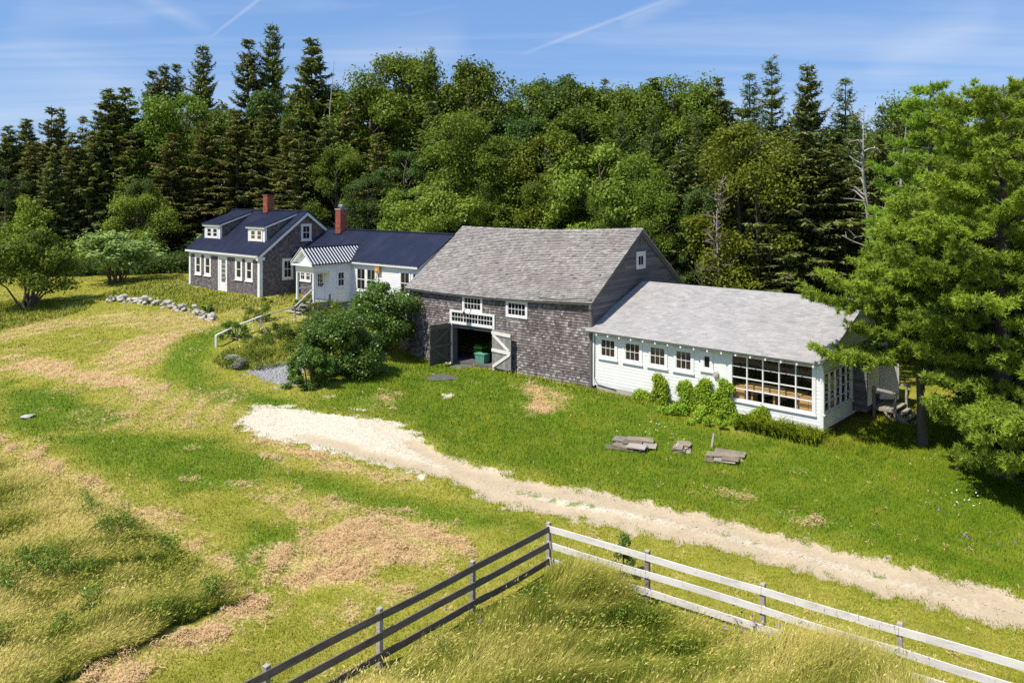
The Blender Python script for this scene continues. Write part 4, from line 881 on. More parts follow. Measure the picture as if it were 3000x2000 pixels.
for i in range(4): proto('leafy', i, 14, gen_decid(14, 8, (62,80,50,90)[i], (300,240,330,210)[i], (.125,.11,.145,.12)[i], .08, mat='leaf_mid'))
for i in range(2): proto('dark', i, 14, gen_decid(14, 7.5, 60, 300, .12, .06, mat='leaf_dark'))
for i in range(2): proto('bright', i, 8, gen_decid(8, 8, 60, 300, .11, .05, mat='leaf_bright'))
proto('yellow', 0, 14, gen_decid(14, 6.8, 80, 200, .11, .08, mat='leaf_yellow'))
proto('poplar', 0, 15, gen_decid(15, 4.8, 60, 260, .115, .12, mat='leaf_mid'))
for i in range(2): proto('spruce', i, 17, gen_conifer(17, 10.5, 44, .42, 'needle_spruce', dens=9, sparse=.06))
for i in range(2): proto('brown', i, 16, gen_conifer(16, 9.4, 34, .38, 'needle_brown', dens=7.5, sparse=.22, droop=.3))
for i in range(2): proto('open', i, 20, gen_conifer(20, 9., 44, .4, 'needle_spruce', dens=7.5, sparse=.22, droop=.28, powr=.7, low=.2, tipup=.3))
for i in range(2): proto('larch', i, 17, gen_conifer(17, 7.8, 52, .28, 'needle_larch', dens=8, sparse=.25, droop=.22, wid=.22, tipup=.35))
LOOK = {'leafy':('leafy green broadleaf tree','broadleaf tree'), 'dark':('dark leafy broadleaf tree','broadleaf tree'), 'bright':('bright light green leafy tree','broadleaf tree'), 'yellow':('yellowish small-leaved birch','birch'),
 'poplar':('narrow upright leafy tree','broadleaf tree'), 'spruce':('dense dark green spruce','spruce'), 'brown':('brownish drooping spruce','spruce'), 'open':('tall open-branched spruce','spruce'), 'larch':('feathery bluish-green conifer','conifer')}
OBJN = {'leafy':'broadleaf_tree','dark':'broadleaf_tree','bright':'broadleaf_tree','yellow':'birch_tree','poplar':'broadleaf_tree','spruce':'spruce_tree','brown':'spruce_tree','open':'spruce_tree','larch':'conifer_tree'}
REG = [(120,"at the picture's left edge"),(215,"well left of the farmhouse"),(330,"behind the pale sumac"),(440,"beyond the farmhouse's left eave"),(560,"behind the left dormer"),(650,"behind the farmhouse chimney"),(745,"behind the farmhouse gable"),(860,"behind the wing's chimney"),
 (960,"behind the wing's roof"),(1060,"behind the barn's left corner"),(1160,"behind the barn ridge's left third"),(1270,"behind the barn ridge's middle"),(1380,"behind the barn ridge's right third"),(1490,"behind the barn gable peak"),(1600,"behind the barn gable slope"),(1700,"behind the workshop ridge's left end"),(1820,"behind the workshop ridge's middle"),(1960,"behind the workshop ridge's right end"),(2120,"behind the small dead tree"),(9999,"beyond the big pine at right")]
def xdl(X, Y): return (CX+F*X/Y)/K
TREES = []
# (kind, overview x of the stem, overview y of the tip, metres behind the wood's edge, width factor)
SKY = [('spruce',20,288,9,1.),('spruce',62,272,13,1.),('brown',118,240,10,.8),('open',140,243,12,.7),('brown',190,262,14,.7),('spruce',252,204,7,1.05),('spruce',288,200,10,1.),
 ('open',350,160,15,.8),('open',377,143,17,.75),('open',405,145,18,.7),('open',467,98,15,.85),('open',570,88,14,.95),('open',626,50,16,.8),('spruce',716,86,13,1.0),('poplar',765,180,16,.7),
 ('dark',800,200,16,.8),('leafy',905,118,13,1.),('poplar',945,108,15,1.),('larch',992,110,14,.9),('leafy',1040,148,15,1.),('leafy',1140,172,16,1.),('open',1085,150,13,.7),('larch',1310,172,13,.8),('spruce',1500,178,13,.8),('larch',1390,178,15,.8),('larch',1178,178,17,.7),('leafy',1215,182,14,1.),('dark',1272,163,15,1.2),('leafy',1345,186,14,1.),
 ('poplar',1422,184,14,.9),('poplar',1474,173,13,1.),('leafy',1545,168,14,.9),('poplar',1592,176,12,1.),('brown',1648,172,12,.75),('larch',1722,165,14,1.),('larch',1773,130,13,.95),('open',1856,140,10,.85),('larch',1942,176,13,1.),
 ('larch',2026,240,12,.9),('spruce',2063,275,10,.7),('leafy',2115,220,14,.8),('spruce',2085,262,14,.8),('poplar',2325,208,16,.9),('larch',2265,198,15,.8),('dark',2200,215,14,.9),('spruce',2380,225,12,1.)]
MID = [('bright',330,440,1.2,.9),('leafy',770,330,3,.8),('dark',15,365,2,.9),('brown',70,330,4,1.),('spruce',120,350,2,.8),('brown',165,300,4,1.),('spruce',215,300,5,1.),('brown',300,300,6,1.),('leafy',350,250,9,1.1),('leafy',430,210,11,1.2),('brown',395,300,5,1.1),('dark',325,405,1.5,.7),('brown',470,275,6,1.1),('leafy',520,240,10,1.),
 ('brown',545,250,6,1.15),('spruce',610,240,7,1.),('dark',640,190,11,1.),('brown',665,265,4,1.1),('spruce',700,300,3,1.),('spruce',750,270,6,1.),('leafy',700,200,14,1.),('brown',800,230,8,1.),('leafy',855,190,10,1.1),('dark',845,395,1.5,.9),('brown',870,300,4,1.),('bright',955,430,1.2,1.),('bright',1045,415,1.0,1.05),('dark',935,330,4,1.),('spruce',990,230,7,.8),
 ('leafy',1055,250,4,1.),('brown',1105,240,8,.9),('poplar',1150,300,3,1.1),('dark',1210,255,7,1.),('yellow',1260,290,4,1.),('dark',1300,230,10,1.),('poplar',1335,235,7,1.1),('bright',1375,340,3,1.),('larch',1425,250,7,1.),('leafy',1460,350,3,.9),('larch',1500,240,7,1.05),('leafy',1520,400,2,.8),('spruce',1565,330,4,.9),('larch',1600,260,7,1.),
 ('spruce',1680,300,6,.9),('dark',1615,420,2.5,.7),('leafy',1400,430,1.5,.7),('leafy',1240,420,1.5,.75),('leafy',1130,430,1.5,.7),('yellow',1745,262,3,1.1),('yellow',1700,330,4,.9),('spruce',1850,300,2.,1.35),('spruce',1800,330,4,1.),('spruce',1915,330,4,1.),('larch',1965,260,7,1.),('spruce',2020,330,4,1.),('dark',2075,330,6,1.),('leafy',2120,380,5,.9),('leafy',2190,420,4,1.),('larch',2160,260,9,1.),('dark',2250,330,8,1.),('leafy',2300,420,5,1.),('dark',2370,300,9,1.),('brown',-30,330,6,1.),('spruce',-40,300,12,1.)]
for row, LST in (('sky', SKY), ('mid', MID)):
    for kind, dx, dy, off, wf in LST:
        t = (dx*K-CX)/F; Y = 60.
        for _ in range(30): Y = .5*Y+.5*(float(fline(t*Y))+1.5+off)
        X = t*Y; z = tz1(X, Y); h = HC+(Y0-dy*K)*Y/F-z
        TREES.append([kind, X, Y, z, h, wf, dx, off, row])
# deeper fill so that no sky shows low between the stems
for i in range(46):
    dx = -80+i*56+random.uniform(-20, 20); t = (dx*K-CX)/F; Y = 60.; off = random.uniform(18, 26)
    for _ in range(30): Y = .5*Y+.5*(float(fline(t*Y))+off)
    sky = np.interp(dx, [0,200,300,450,700,850,950,1050,1200,1500,1700,1900,2050,2352], [315,300,262,255,245,210,165,195,205,205,225,250,275,240])
    X = t*Y; z = tz1(X, Y); TREES.append([random.choice(['leafy','dark','spruce','brown'] if dx < 900 or dx > 1600 else ['leafy','leafy','dark']), X, Y, z, HC+(Y0-(sky+random.uniform(6, 40))*K)*Y/F-z, 1.1, dx, off, 'deep'])
TREES.sort(key=lambda q: q[6]); labs = {}
for q in TREES:
    reg = next(r for x, r in REG if q[6] < x)
    rowp = {'sky':'on the skyline','deep':'deep in the wood'}.get(q[8]) or ('fronting the wood' if q[7] < 3.5 else 'within the wood')
    q.append(f"{LOOK[q[0]][0]} {rowp} {reg}"); labs.setdefault(q[-1], []).append(q)
for lb, qs in labs.items():
    if len(qs) == 2: qs[0][-1] += ', left one'; qs[1][-1] += ', right one'
cnt = {}
for kind, X, Y, z, h, wf, dx, off, row, lb in TREES:
    i = cnt[kind] = cnt.get(kind, -1)+1; h0, (cm, tm) = PROTO[kind][i % len(PROTO[kind])]
    r = empty(OBJN[kind], (X, Y, z), random.uniform(0, 6.28), lb, LOOK[kind][1], 'trees of the wood behind the farm')
    s = h/h0; sxy = s*wf*(1.0 if s < 1.15 else .9)
    for nm_, me in (('trunk', tm), ('crown', cm)): link(nm_, me, r, sc=(sxy, sxy, s))
# ------------------------------------------------------------------ pines in front
def gen_pine(name, X, Y, h, label, lbs, lean=(0,0), rt=.22, need=16, nl=.2, wid=.024):
    z = tz1(X, Y); r = empty(name, (X, Y, z), 0, label, 'pine tree', 'tall pines at the right')
    tr = lambda q: np.array([lean[0]*q, lean[1]*q, q*h])
    mb = MB(); mb.tube([tuple(tr(q)-(0,0,.4 if q == 0 else 0)) for q in (0,.2,.45,.7,.9,1)], [rt*1.25, rt, rt*.75, rt*.45, rt*.2, .02], 9)
    TP = []; TD = []; TV = []
    for (q, az, L, rise, droop) in lbs:
        p0 = tr(q); d = np.array([math.cos(az), math.sin(az), 0]); bv = rng.random()
        path = lambda s: p0+d*(L*s)+np.array([0,0,1])*(L*(rise*s-droop*s*s+.22*s**5)); sd = np.array([-d[1], d[0], 0])
        mb.tube([tuple(path(s)) for s in (0,.3,.6,.85,1)], [.02+.014*L, .014+.011*L, .012+.006*L, .015, .006], 5, random.random(), 0, False)
        m = max(6, int(L*10))
        for i in range(m):
            s = .22+.78*(i+rng.random()*.6)/m; sg = 1 if i % 2 else -1; bl = (.34*L*(1.08-s)+.35)*rng.uniform(.7, 1.2)
            a = math.radians(rng.uniform(35, 65))*sg; bd = unit(d*math.cos(a)+sd*math.sin(a)+np.array([0,0,rng.uniform(-.12, .3)])); o = path(min(s, 1))
            e = o+bd*bl+np.array([0,0,.08*bl]); mb.tube([tuple(o), tuple(e)], [.012, .004], 3, random.random(), 0, False)
            k = max(4, int(bl*11)); u = np.linspace(.3, 1, k)
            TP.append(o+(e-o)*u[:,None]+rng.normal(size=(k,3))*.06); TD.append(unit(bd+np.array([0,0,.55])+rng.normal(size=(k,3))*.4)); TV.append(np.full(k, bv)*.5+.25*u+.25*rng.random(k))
        TP.append(path(1)[None]); TD.append(unit(d+np.array([0,0,.7]))[None]); TV.append(np.array([.9]))
    TP, TD, TV = (np.concatenate(x) for x in (TP, TD, TV)); n = len(TP)
    k = np.repeat(np.arange(n), need); m = len(k); D = unit(TD[k]*.75+rv(m)*.85); ln = nl*rng.uniform(.7, 1.25, m)[:,None]
    sdv = unit(np.cross(D, rv(m)))*wid; P = TP[k]
    V = np.stack([P-sdv, P+sdv, P+D*ln], 1).reshape(-1, 3)
    link('crown', npmesh('crown', V, np.arange(len(V)).reshape(-1, 3), MT['needle_pine'], np.repeat(np.clip(TV[k], 0, 1), 3)), r)
    mb.build('trunk', MT['bark'], r); return n
def plimbs(n, q0, q1, Lf, seed, rise=.18, droop=.2):
    """limbs in whorls of four or five, with bare stem between the whorls"""
    out = []; nw = max(4, n//4)
    for i in range(nw):
        qw = q0+(q1-q0)*(i+.5)/nw; a0 = i*1.1+seed; k = 6 if i % 2 else 5
        for j in range(k):
            q = min(.985, qw+rng.normal()*.006); out.append((q, a0+j*2*math.pi/k+rng.normal()*.22, Lf(q)*rng.uniform(.6, 1.15), rise+.5*max(0, q-.5)+rng.normal()*.06, droop*rng.uniform(.6, 1.2)))
    return out
pa = plimbs(68, .1, .99, lambda q: 5.9*(1-q)**.68*min(1, .75+q*1.2)+.55, 1)
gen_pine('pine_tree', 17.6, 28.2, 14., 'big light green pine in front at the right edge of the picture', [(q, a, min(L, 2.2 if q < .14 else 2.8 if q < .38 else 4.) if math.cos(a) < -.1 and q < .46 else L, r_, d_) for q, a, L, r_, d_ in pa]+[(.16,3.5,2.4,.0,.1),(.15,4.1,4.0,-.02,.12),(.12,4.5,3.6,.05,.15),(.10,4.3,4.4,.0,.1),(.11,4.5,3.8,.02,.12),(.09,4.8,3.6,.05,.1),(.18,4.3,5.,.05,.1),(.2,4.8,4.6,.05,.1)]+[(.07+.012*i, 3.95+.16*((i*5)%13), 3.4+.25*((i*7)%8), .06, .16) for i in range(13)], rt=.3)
pb = plimbs(46, .34, .99, lambda q: 4.0*(1-q)**.75+.45, 2)
gen_pine('pine_tree', 16.3, 31.2, 9.6, 'smaller pine with a bare leaning lower stem beside the workshop steps', [(q, a, min(L, 1.9) if math.cos(a) < .1 and q < .56 else L, r_, d_) for q, a, L, r_, d_ in pb]+[(.36,3.22,4.1,-.02,.06),(.37,3.45,3.2,0,.1),(.55,3.1,4.3,.12,.1),(.62,3.25,3.6,.15,.1),(.47,3.5,3.,.05,.1)], lean=(-.6,-.3), rt=.16)
pc = plimbs(58, .12, .99, lambda q: 5.2*(1-q)**.75+.3, 3)
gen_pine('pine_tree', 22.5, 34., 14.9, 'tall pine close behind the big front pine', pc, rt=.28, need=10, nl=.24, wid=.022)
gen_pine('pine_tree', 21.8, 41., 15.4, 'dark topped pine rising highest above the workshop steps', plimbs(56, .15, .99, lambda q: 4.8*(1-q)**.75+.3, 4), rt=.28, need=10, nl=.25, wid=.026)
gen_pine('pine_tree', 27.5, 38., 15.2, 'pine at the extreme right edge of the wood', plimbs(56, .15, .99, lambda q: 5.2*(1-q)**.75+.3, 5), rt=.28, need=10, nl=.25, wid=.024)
# ------------------------------------------------------------------ bare dead trees
def dead(dx, dy, off, lean, label, n=26, cat='dead tree', blen=1., mat='deadwood', rt=1.):
    t = (dx*K-CX)/F; Y = 50.
    for _ in range(30): Y = .5*Y+.5*(float(fline(t*Y))+off)
    X = t*Y; z = tz1(X, Y); h = HC+(Y0-dy*K)*Y/F-z
    r = empty('dead_tree', (X-lean*h, Y, z), 0, label, cat); mb = MB(); tr = lambda q: Vector((lean*h*q+.25*math.sin(q*7), .15*math.sin(q*5), h*q))
    mb.tube([tuple(tr(q)) for q in (0,.25,.5,.75,1)], [.2*rt,.16*rt,.12*rt,.07*rt,.02], 6, .6); mb.build('trunk', MT['deadwood'], r)
    for i in range(n):
        q = random.uniform(.3, .97); a = random.uniform(0, 6.28); L = blen*random.uniform(.8, 2.6)*(1.25-q); o = tr(q); d = Vector((math.cos(a), math.sin(a), random.uniform(-.1, .7)))
        mb = MB(); p1 = o+d*L*.5+Vector((0,0,.1)); p2 = o+d*L+Vector((random.uniform(-.3,.3), 0, random.uniform(-.2, .4))); mb.tube([tuple(o), tuple(p1), tuple(p2)], [.05,.035,.01], 4, random.random())
        for k in range(3):
            s = p1.lerp(p2, random.random()); e = s+Vector((random.uniform(-1,1), random.uniform(-1,1), random.uniform(-.2,.9)))*L*.35; mb.tube([tuple(s), tuple(e)], [.022,.007], 3, random.random())
        mb.build('branch', MT[mat], r)
dead(1975, 255, .5, -.10, 'bare grey dead tree standing left of the big pine', 30)
dead(2072, 290, 1.5, -.03, 'bare dead tree top poking out among the pines', 16)
dead(1655, 400, -.2, .02, 'thin half-dead spruce with a pale bare trunk right of the barn gable', 60, blen=.8, mat='deadbark', rt=.65)
dead(765, 140, 11, .02, 'thin bare dead tree top beside the dense spruce on the skyline', 12, blen=.6)
# ------------------------------------------------------------------ shrubs and the small trees near the buildings
def shrub(name, X, Y, h, w, n, nl, leaf, mat, label, cat, low=.02, stems=6, up=.45, shape='dome', sq=1., asp=.55, group=None):
    z = tz1(X, Y); r = empty(name, (X, Y, z), random.uniform(0, 6.28) if sq == 1 else 0, label, cat, group)
    th = np.arange(n)*2.39996+rng.random(n)*.6; u = rng.random(n)
    zz = low+(1-low)*u**.8; jg = rng.uniform(.75, 1.12, n); rad = np.sqrt(np.clip(1-(np.clip(zz-.35, 0, 1)/.68)**2, .05, 1))*np.sqrt(rng.uniform(.15, 1, n))*w/2
    if shape == 'umbrella': zz = .45+.5*rng.random(n)**.6; rad = np.sqrt(rng.uniform(.05, 1, n))*w/2*np.sqrt(np.clip(1.15-zz, .1, 1))*1.2
    rad = rad*jg; C = np.stack([np.cos(th)*rad, np.sin(th)*rad*sq, zz*h*.9*jg], 1); Rr = rng.uniform(.08, .17, n)*(h+w)/2*.8
    V, Fc, v = clumps(C, Rr, nl, leaf, up, flat=.6 if shape == 'umbrella' else .8, asp=asp)
    link('foliage', npmesh('foliage', V, Fc, MT[mat], v), r); mb = MB()
    for i in range(stems):
        c = C[int(rng.integers(n))]; a = rng.random()*6.28; b0 = (math.cos(a)*w*.05, math.sin(a)*w*.05, -.15)
        mb.tube([b0, (c[0]*.4+b0[0]*.5, c[1]*.4+b0[1]*.5, c[2]*.55), tuple(c)], [.02+.012*h, .015+.007*h, .01], 5, random.random(), 0, False)
    mb.build('stems', MT['bark'], r); return r
X, Y = gd(62, 705); shrub('apple_tree', X, Y, 5.8, 6.2, 64, 300, .11, 'leaf_mid', 'small apple tree with dark stems on the lawn at the left edge', 'fruit tree', .3, 16)
X, Y = gd(28, 640); shrub('broadleaf_tree', X-1, Y+4, 7.5, 5.5, 40, 300, .12, 'leaf_bright', 'light green young tree behind the apple tree', 'broadleaf tree', .1, 8)
X, Y = gd(250, 655); shrub('sumac_bush', X, Y+1.2, 4.5, 8.4, 60, 80, .25, 'leaf_sumac', 'wide pale green sumac bush left of the farmhouse', 'bush', .3, 12, 1.2, 'umbrella', asp=.36)
X, Y = gd(395, 625); shrub('sumac_bush', X+1.5, Y+4.5, 4.2, 4., 22, 70, .24, 'leaf_sumac', 'small pale sumac at the left back corner of the farmhouse', 'bush', .3, 6, 1.2, 'umbrella', asp=.36)
for dx, dy, off, h, w, m, lb in ((60,640,5.,3.6,4.4,'leaf_bright','light green bush behind the apple tree'),(130,640,6.,3.,4.,'leaf_mid','green bush between the apple tree and the sumac'),(165,620,7.,4.,3.6,'leaf_yellow','yellowish tall bush at the wood edge left of the sumac'),
    (330,625,4.5,2.6,3.4,'leaf_mid','green bush between the sumac and the farmhouse'),(300,612,7.,4.2,4.,'leaf_dark','dark tall bush behind the right side of the sumac'),(425,612,5.5,3.,3.,'leaf_bright','light green bush close behind the left wall of the farmhouse')):
    X, Y = gd(dx, dy); Y2 = Y+off*.5; shrub('wild_bush', X*Y2/Y, Y2, h, w, 30, 240, .09, m, lb, 'bush', .0, 6)
X, Y = gd(770, 868); shrub('rose_bush', X, Y+1.1, 3.0, 4.7, 100, 400, .07, 'leaf_bush', 'big dark rounded bush below the white wing', 'bush', .0, 8)
X, Y = gd(705, 890); shrub('rose_bush', X, Y+.4, 1.9, 2.6, 40, 420, .06, 'leaf_bush', 'low dark bush at the left foot of the big rounded bush', 'bush', .0, 5)
X, Y = gd(872, 808); shrub('lilac_bush', X, Y+.6, 3.9, 4.6, 74, 380, .085, 'leaf_bush', 'tall dark lilac bush on stems beside the barn corner', 'bush', .22, 14)
for dx, dy, h, w, lb in ((600,735,1.3,2.2,'round green shrub in the garden bank just below the handrail'),(540,775,1.0,1.8,'low flowering shrub near the lower end of the handrail'),(700,720,1.3,1.8,'leafy shrub in front of the porch steps'),(640,775,.9,2.,'pale low shrub in the middle of the garden bank'),(478,718,.55,.9,'small dark shrub at the right end of the stone wall'),(760,735,1.5,2.,'green shrub under the porch side wall')):
    X, Y = gd(dx, dy); shrub('garden_shrub', X, Y, h, w, 16, 260, .04, 'leaf_mid' if 'dark' not in lb else 'leaf_bush', lb, 'shrub', .0, 4, group='shrubs of the garden bank')
X, Y = gd(1660, 655); shrub('brush_pile', X, Y+5.5, 3.4, 3.2, 26, 220, .07, 'leaf_yellow', 'yellow-green bush and tangled brush behind the workshop roof', 'bush', .05, 40)
X, Y = gd(1430, 1330); shrub('weed_clump', X, Y, 1.15, .9, 14, 260, .03, 'leaf_bush', 'dark leafy weed clump growing through the pale fence rails', 'weed', .0, 6)
# vines and daylilies along the workshop front
def vine(x, h, w, label, n=26):
    wx, wy, _ = An.w(x, -.12); z = tz1(wx, wy); hz_ = h+An.o[2]-z; r = empty('climbing_vine', (wx, wy, z), -.740, label, 'vine', 'vines on the workshop front')
    n = int(n*2.4); u = rng.random(n); zz = u**.9*hz_*.97; xx = rng.uniform(-.5, .5, n)*w*1.25*(1-.8*u)**.9+.12*np.sin(zz*5+x); C = np.stack([xx, -.05-.1*(1-u)*rng.random(n), zz], 1)
    V, Fc, v = clumps(C, rng.uniform(.1, .2, n), 70, .048, .3, flat=1., asp=.62); V[:,1] = np.minimum(V[:,1], .09)
    link('foliage', npmesh('foliage', V, Fc, MT['leaf_vine'], v), r)
    mb = MB()
    for i in range(4): a = random.uniform(-.2, .2)*w; mb.tube([(a,0,-.1),(a*.6,.0,hz_*.5),(a*.3+random.uniform(-.1,.1),.02,hz_*(1.02+.1*random.random()))], [.014,.01,.004], 4, .5, 0, False)
    mb.build('stems', MT['bark'], r)
vine(3.95, 1.05, .9, 'pointed green vine climbing below the third small workshop window'); vine(5.35, .95, 1.1, 'short vine climbing below the fourth small workshop window')
vine(6.25, 1.25, 1.1, 'leafy vine climbing left of the round wall vent', 34); vine(7.2, 1.3, 1.1, 'thick vine climbing beside the left edge of the big window', 36); vine(8.95, .35, .9, 'low vine mound under the big workshop window')
vine(3.1, .15, .9, 'low vine below the second small workshop window', 14)
wx, wy, _ = An.w(7., -.75); shrub('leafy_plant', wx, wy, .6, 2.4, 20, 240, .05, 'leaf_vine', 'low mass of green leaves at the foot of the workshop vines', 'plant', .0, 4)
wx, wy, _ = An.w(5.2, -.7); shrub('leafy_plant', wx, wy, .45, 2.0, 14, 220, .05, 'leaf_vine', 'low green leaves in front of the short workshop vines', 'plant', .0, 4)
# ------------------------------------------------------------------ paddock fence
fe = empty('paddock_fence', (FC[0], FC[1], 0), 0, 'weathered three-rail board fence turning a corner around the tall grass paddock', 'fence')
TOP = 1.28
def fpost(x, y, v):
    g = tz1(FC[0]+x, FC[1]+y); mb = MB(); mb.box((-.055,-.055,g-.4), (.055,.055,TOP), v); mb.hexa([(-.055,-.055,TOP),(.055,-.055,TOP),(.055,.055,TOP),(-.055,.055,TOP),(-.05,-.05,TOP+.012),(.05,-.05,TOP+.012),(.05,.05,TOP+.012),(-.05,.05,TOP+.012)], 1.)
    o = mb.build('post', MT['wood_grey'], fe, (x, y, 0)); o.rotation_euler = (0, 0, math.atan2(FR[1], FR[0]))
fpost(0, 0, .7)
LD = [0, 3.0, 5.9, 8.65, 11.4, 14.2]; RD = [0, 2.95, 5.85, 8.72, 11.7, 14.6]
for d in LD[1:]: fpost(*(FL*d), R.random())
for d in RD[1:]: fpost(*(FR*d), R.random())
def rails(dirv, D, inn, mat, label):
    for li, zt in enumerate((TOP-.05, TOP-.48, TOP-.91)):
        for i in range(0, len(D)-1):
            a = dirv*D[i]+inn*.075; b = dirv*D[i+1]+inn*.075
            if i == 0: a = a+dirv*(.02)
            g = .004; a = a+dirv*g; b = b-dirv*g
            mb = MB(); n = 6; wob = R.uniform(-.03, .02)
            for k in range(n):
                p = a+(b-a)*k/n; q = a+(b-a)*(k+1)/n; z0 = zt+wob*math.sin(math.pi*k/n)-.082; z1 = zt+wob*math.sin(math.pi*(k+1)/n)-.082
                mb.beam((p[0],p[1],z0), (q[0],q[1],z1), .032, .165, .2+.6*R.random(), up=(0,0,1))
            o = mb.build('rail', MT[mat], fe)
            if i == 0 and li == 0: o['label'] = label
rails(FL, LD, FR, 'fence_dark', 'dark weathered top rail'); rails(FR, RD, FL, 'fence_pale', 'pale weathered top rail')
# ------------------------------------------------------------------ handrail of the path to the porch
mb_z = Wg.o[2]
P = [(10.2-(665*K*0), 0)]
A = Wg.w(6.86, -3.2, 1.02)
def onr(dx, dy, Y): return ((dx*K-CX)*Y/F, Y, HC+(Y0-dy*K)*Y/F)
H1 = onr(678, 703, 48.6); H2 = onr(600, 726, 46.2); H3 = onr(545, 747, 44.); H4 = onr(496, 770, 42.1)
t = empty('handrail', (H4[0], H4[1], tz1(H4[0], H4[1])), 0, 'long weathered wooden handrail running down from the porch steps', 'handrail')
o = np.array(t.location)
L_ = lambda p: tuple(np.array(p)-o)
for a, b, m in ((A,H1,'wood_grey'),(H1,H2,'wood_grey'),(H2,H3,'fence_pale'),(H3,H4,'fence_pale')):
    mb = MB(); mb.beam(L_(a), L_(b), .11, .045, .7); mb.build('rail', MT[m], t)
for p, m in ((H1,'wood_grey'),(H2,'wood_grey'),(H3,'fence_pale'),(H4,'white_old')):
    mb = MB(); g = tz1(p[0], p[1]); q = L_(p); mb.box((q[0]-.05,q[1]-.05,g-.3-o[2]), (q[0]+.05,q[1]+.05,q[2]-.02), .6); mb.build('post', MT[m], t)
mb = MB(); a = Vector(L_(A)); b = Vector(L_(H1)); dn = Vector((0,0,.28)); mb.beam(a.lerp(b, .55)-dn, b-dn*1.0, .09, .035, .5); mb.build('rail', MT['wood_grey'], t)
# ------------------------------------------------------------------ stones
def stone_mesh(seed, mat='stone', sub=2):
    import bmesh
    bm = bmesh.new(); bmesh.ops.create_icosphere(bm, subdivisions=sub, radius=1.)
    rs = random.Random(seed); pl = [(Vector((rs.uniform(-1,1),rs.uniform(-1,1),rs.uniform(-1,1))).normalized(), rs.uniform(.55,.85)) for _ in range(9)]
    for v in bm.verts:
        for n_, d_ in pl:
            k = v.co.dot(n_)
            if k > d_: v.co -= n_*(k-d_)*.92
    me = bpy.data.meshes.new('stone'); bm.to_mesh(me); bm.free(); me.materials.append(MT[mat])
    a = me.attributes.new('v', 'FLOAT', 'POINT'); a.data.foreach_set('value', np.full(len(me.vertices), rs.uniform(.2, .95), dtype=np.float32)); return me
STM = [stone_mesh(i) for i in range(9)]
WP = [gd(*p) for p in ((248,693),(272,690),(300,692),(330,696),(365,700),(395,707),(420,712),(450,722),(475,731),(492,737))]
t = empty('dry_stone_wall', (*WP[0], tz1(*WP[0])), 0, 'tumbled low wall of pale fieldstones on the slope left of the farmhouse', 'stone wall')
o = np.array(t.location)
for i in range(98):
    s = (i+R.random())/98*(len(WP)-1); k = min(int(s), len(WP)-2); fr = s-k
    x = WP[k][0]*(1-fr)+WP[k+1][0]*fr; y = WP[k][1]*(1-fr)+WP[k+1][1]*fr; lay = i % 3
    x += R.gauss(0, .16); y += R.gauss(0, .3)*(1-.25*lay); z = tz1(x, y)
    r = R.uniform(.13, .27)*(1.4 if R.random() < .12 else 1)
    q = link('stone', STM[i % 9], t, (x-o[0], y-o[1], z-o[2]-.02+lay*.2*(.6+.4*math.sin(s*2.1+1)**2)), 0, (r*R.uniform(1,1.5), r*R.uniform(.8,1.1), r*R.uniform(.5,.8)))
    q.rotation_euler = (R.uniform(-.3,.3), R.uniform(-.3,.3), R.uniform(0,6.28))
def rock(dx, dy, r, label, mat='stone', fl_=.6, name='boulder'):
    X, Y = gd(dx, dy); me = stone_mesh(int(dx), mat, 3)
    tag(link(name, me, None, (X, Y, tz1(X, Y)+r*fl_*.35), R.uniform(0, 6), (r*1.2, r, r*fl_)), label, 'rock')
rock(547, 842, .42, 'dark squarish boulder at the edge of the grey gravel', 'stone_dark', .85); rock(533, 826, .35, 'pale rounded boulder at the foot of the garden bank'); rock(66, 958, .28, 'single flat pale stone lying on the mown lawn', fl_=.4)
X, Y = gd(1010, 868); tag(link('stone_slab', stone_mesh(77, 'stone_dark', 3), None, (X, Y, tz1(X, Y)+.02), .3, (1.05, .75, .1)), 'flat grey slab half covered in dry grass before the barn door', 'stone slab')
X, Y = gd(1062, 843); tag(link('stone_slab', stone_mesh(78, 'stone_dark', 3), None, (X, Y, tz1(X, Y)+.02), .1, (.8, .5, .09)), 'dark flat slab nearest to the barn doorway', 'stone slab')
# ------------------------------------------------------------------ stacks of old boards in the grass
BOARDS = {'left': (gd(1458, 1024), 1.6, 9, 0.), 'middle': (gd(1563, 1030), .75, 6, 0.), 'right': (gd(1668, 1052), 1.25, 8, 0.)}
for k, (xy, L, n, _) in BOARDS.items():
    z0 = tz1(*xy)+.02; per = 3 if k != 'middle' else 2
    for i in range(n):
        lay = i//per; c = i % per; top = lay == (n-1)//per; wd = R.uniform(.4, .62); l = L*R.uniform(.55, 1.)*(.8 if top else 1)
        mb = MB(); h = R.uniform(.03, .045); mb.hexa([(-l/2,-wd/2,0),(l/2,-wd/2,0),(l/2,wd/2,0),(-l/2,wd/2,0),(-l/2+R.uniform(0,.04),-wd/2,h),(l/2,-wd/2+R.uniform(0,.03),h),(l/2-R.uniform(0,.05),wd/2,h),(-l/2,wd/2,h)], R.uniform(.0, 1))
        bx = R.uniform(-.22, .22)*L; by = (c-(per-1)/2)*.42+R.uniform(-.04, .04)
        ob = mb.build('board', MT['wood_brown' if R.random() < .55 else 'wood_grey'], None); a = -.35+R.gauss(0, .16); ob.rotation_euler = (0, R.uniform(-.012,.012), a)
        ob.location = (xy[0]+bx*math.cos(a)-by*math.sin(a), xy[1]+bx*math.sin(a)+by*math.cos(a), z0-.03+lay*.066+c*.006)
        tag(ob, f'rough weathered board lying '+('on top of' if top else 'inside')+f' the {k} plank stack on the lawn', 'board', f'boards of the {k} stack')
